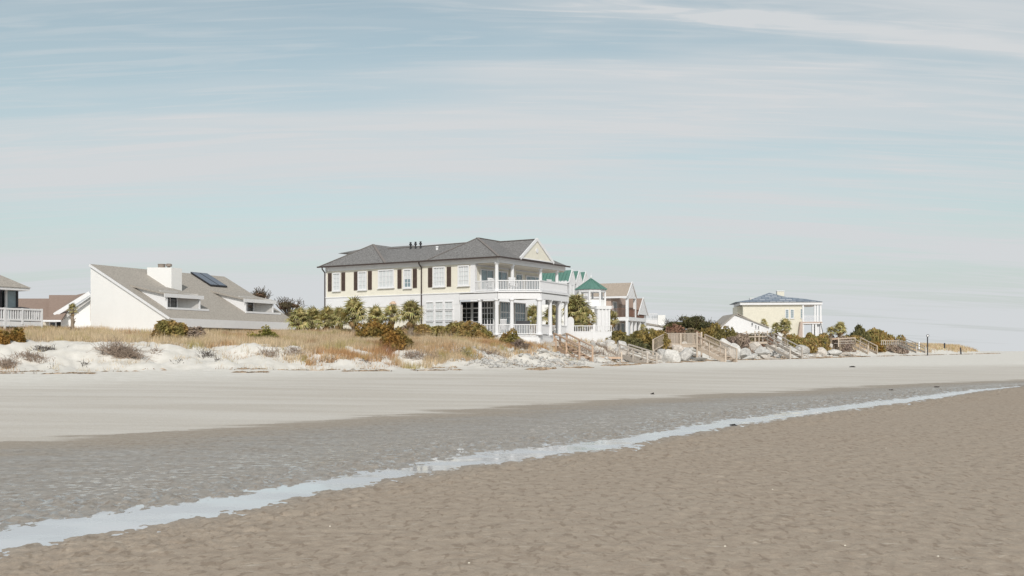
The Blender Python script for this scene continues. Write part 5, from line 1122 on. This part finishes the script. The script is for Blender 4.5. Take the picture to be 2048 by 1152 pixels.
for px, py, w_, h_, D, lb in ((1326, 696, 32, 18, 99.5, 'flat topped boulder under the left end of the tall deck'), (1322, 710, 26, 16, 97.5, 'small boulder at sand level below the left end of the tall deck'), (1342, 713, 30, 24, 97, 'square white boulder below the tall deck, between two bigger ones'),
    (1354, 700, 30, 24, 99, 'largest bright boulder directly under the tall deck floor'), (1369, 712, 30, 22, 97.5, 'bright boulder at sand level right under the deck middle'), (1386, 698, 16, 10, 103.5, 'boulder in the shade behind the deck post'),
    (1400, 719, 26, 6, 97, 'low sand covered stone at the foot of the deck post'), (1432, 708, 20, 10, 103, 'stone behind the lower steps of the deck flight'), (1452, 690, 24, 22, 106, 'tall pale boulder topping the deck flight at its right'),
    (1470, 706, 22, 26, 104, 'upright boulder right of the deck flight'), (1482, 697, 26, 18, 112, 'rounded boulder in the middle of the bank, upper row'), (1492, 710, 26, 18, 108, 'broad boulder low in the bank right of the deck'),
    (1510, 694, 30, 16, 118, 'long flat boulder below the grey landing'), (1526, 704, 30, 18, 114, 'cracked boulder below the head of the grey flight'), (1543, 696, 16, 14, 122, 'dark sided boulder beneath the grey landing corner'),
    (1556, 706, 24, 16, 118, 'boulder seen under the grey flight'), (1500, 715, 26, 10, 105, 'low stone at the sand edge below the boulder bank'), (1530, 715, 24, 8, 108, 'smallest stone at the sand edge left of the grey flight foot'),
    (1602, 700, 24, 14, 132, 'first boulder right of the grey flight'), (1622, 694, 24, 16, 138, 'pointed boulder below the olive and brown bush'), (1640, 704, 28, 14, 134, 'wide pale boulder in the far bank'), (1655, 694, 26, 14, 142, 'sloping boulder below the mauve brush'),
    (1668, 706, 26, 10, 140, 'low far boulder near the sand edge'), (1684, 698, 24, 12, 150, 'far boulder left of the pale landing'), (1690, 708, 22, 6, 148, 'flat far stone below the pale landing'), (1207, 700, 16, 0, 94, ''),):
    if not lb: continue
    boulder(px, py, w_, h_, D, lb)
boulder(1245, 694, 24, 17, 97, 'pale box shaped boulder above the low platform', k=1)
boulder(1246, 704, 22, 12, 95, 'squared stone just under the box shaped boulder', k=3)
boulder(1348, 690+14, 14, 8, 101, 'stone wedged between the boulders under the tall deck')
# riprap of smaller stones (each one its own object)
rg = random.Random(11); cnt = 0
zones = [(CUM[4]+4, CUM[6]+10, 130, .28, 'loose rubble on the bank below the columned porch', 'rubble stone'), (CUM[6]+6, CUM[8]+4, 150, .55, 'riprap along the bank right of the reddish stairs', 'riprap stone'), (CUM[8], CUM[9]+10, 70, .6, 'riprap below the far landings', 'riprap stone')]
for s0, s1, n_, sz, gp, lbn in zones:
    nr_ = np.random.default_rng(int(s0)); P, _ = poly_pts(s0, s1, n_, .2, 5.5, nr_); z_ = terrain(P[:, 0], P[:, 1])
    for p, z0 in zip(P, z_):
        o_ = link('rock', RS[rg.randrange(6)]); s_ = sz*rg.uniform(.45, 1.25); o_.location = (p[0], p[1], z0+s_*.15); o_.scale = (s_*rg.uniform(.8, 1.3), s_, s_*rg.uniform(.5, .85)); o_.rotation_euler = (rg.uniform(-.5, .5), rg.uniform(-.5, .5), rg.uniform(0, 6.28))
        big = 'large' if s_ > sz*1.0 else ('middling' if s_ > sz*.7 else 'small'); hue = 'buff' if 'buff' in o_.data.materials[0].name else 'pale grey'
        wh = {'lo': 'below the columned porch', 'ri': 'right of the reddish stairs', 'rb': 'below the last landings'}['rb' if 'far' in gp else gp[:2]]
        pos = 'half way up the bank' if 1.8 < seg_dist(p[:1], p[1:], BASE)[0][0] < 3.6 else ('at the sand edge of the bank' if seg_dist(p[:1], p[1:], BASE)[0][0] <= 1.8 else 'at the top of the bank')
        lb_ = f'{big} {hue} stone {pos}, {wh}'; tag(o_, lb_, 'rock', lb_.replace(' stone', ' stones'))
# tiny chips as one mass
tV = []; tF = []; nr_ = np.random.default_rng(3)
P, _ = poly_pts(CUM[4]-1, CUM[6]+2, 1300, -.4, 6.5, nr_); z_ = terrain(P[:, 0], P[:, 1]); base = np.array([(1, 0, 0), (-1, 0, 0), (0, 1, 0), (0, -1, 0), (0, 0, 1), (0, 0, -1)], float); fc = np.array([(0, 2, 4), (2, 1, 4), (1, 3, 4), (3, 0, 4), (2, 0, 5), (1, 2, 5), (3, 1, 5), (0, 3, 5)])
for i, (p, z0) in enumerate(zip(P, z_)):
    s_ = nr_.uniform(.05, .17); v = base*nr_.uniform(.6, 1.3, (6, 3))*s_; a = nr_.uniform(0, 6.28); v = v @ np.array([(math.cos(a), -math.sin(a), 0), (math.sin(a), math.cos(a), 0), (0, 0, .8)]); tV.append(v+np.array([p[0], p[1], z0+.03])); tF.append(fc+6*i)
o_ = link('rubble', newmesh('rubble', np.vstack(tV), np.vstack(tF), M['rock'])); tag(o_, 'small stone chips scattered on the bank below the porch', 'rubble', kind='stuff')

# ------------------------------------------------------------------ posts, sign, debris
x, y = pxw(1855, 215), 215; g0 = gz(x, y)
t = thing('round_sign', 'round topped sign on a thin dark post on the far dune', 'sign', (x, y, g0)); MB().box(-.09, .09, -.09, .09, -.3, pz(674, 215)-g0).build('post', M['darkmetal'], t)
o_ = MB().lathe(0, 0, [(.30, 0), (.30, .06)], 16).build('disc', M['darkmetal'], t, (0, -.1, pz(671.5, 215)-g0)); o_.rotation_euler = (PI/2, 0, 0)
o_ = MB().lathe(0, 0, [(.19, .061), (.19, .07)], 16).build('face', M['trimw'], t, (0, -.1, pz(671.5, 215)-g0)); o_.rotation_euler = (PI/2, 0, 0)
for px, p0, p1, D, m_, lb, w_ in ((1838, 696, 684, 205, 'trimw', 'short white post left of the round sign', .26), (1922, 704, 695, 250, 'darkmetal', 'dark leaning stub post on the far beach', .26), (1889, 692, 686, 260, 'darkmetal', 'small dark upright marker on the far dune top', .28)):
    xx = pxw(px, D); gg = pz(p0, D); o_ = MB().bar((0, 0, -.6), (-.12 if px == 1922 else 0, 0, pz(p1, D)-gg), w_).build('post', M[m_], None, (xx, D, gg)); tag(o_, lb, 'post')
def debris(px, py, w_, h_, lb, z=0.0, m='blackstuff'):
    D = on_face(px, py, 8, 120) if py < 800 else flat(px, py)[1]
    k_ = D/FPX; x = pxw(px, D); b = MB(); rg = random.Random(px)
    g0 = gz(x, D)
    for i_ in range(9):
        a = rg.uniform(-.5, .5); p = Vector((rg.uniform(-.3, .2)*w_*k_, rg.uniform(-.1, .1), rg.uniform(.0, .3)*h_*k_)); b.bar(p, p+Vector((math.cos(a)*w_*k_*.45, math.sin(a)*.15, rg.uniform(0, .5)*h_*k_)), .5*h_*k_, .45*h_*k_)
    o_ = b.build('debris', M[m], None, (x, D, g0)); tag(o_, lb, 'debris')
debris(1303, 788.5, 8, 4, 'dark scrap on the dry sand edge right of centre'); debris(1465, 850, 14, 4, 'dark flat clump beside the water stream'); debris(1871, 774.5, 11, 2.5, 'dark sliver on wet sand near the far end of the stream')
debris(1781, 780.5, 7, 2, 'little dark scrap above the far stream'); debris(1703, 734.5, 13, 3, 'dark driftwood piece on the dry beach at the right')
# shells
for px, py, lb in ((660, 1057, 'white shell left of centre in the foreground'), (940, 936, 'shell near the stream edge at centre'), (1450, 1098, 'shell low in the middle right foreground'), (1876, 1118, 'pale shell near the bottom right'), (1545, 983, 'flat pale shell in mid foreground'), (1772, 899, 'small shell on the right side sand'), (938, 1133, 'tiny shell at the bottom centre'), (1690, 1096, 'shell in the lower right foreground')):
    x, y = flat(px, py); o_ = link('shell', MB().lathe(0, 0, [(.010, -.003), (.009, .003), (.004, .006)], 8).mesh('shell', M['shellm'])); o_.location = (x, y, gz(x, y)+.004); o_.scale = (1, .7, 1); tag(o_, lb, 'shell', 'shells on the sand')
for o in list(bpy.data.objects):
    if o.parent is not None and 'category' in o: del o['category']
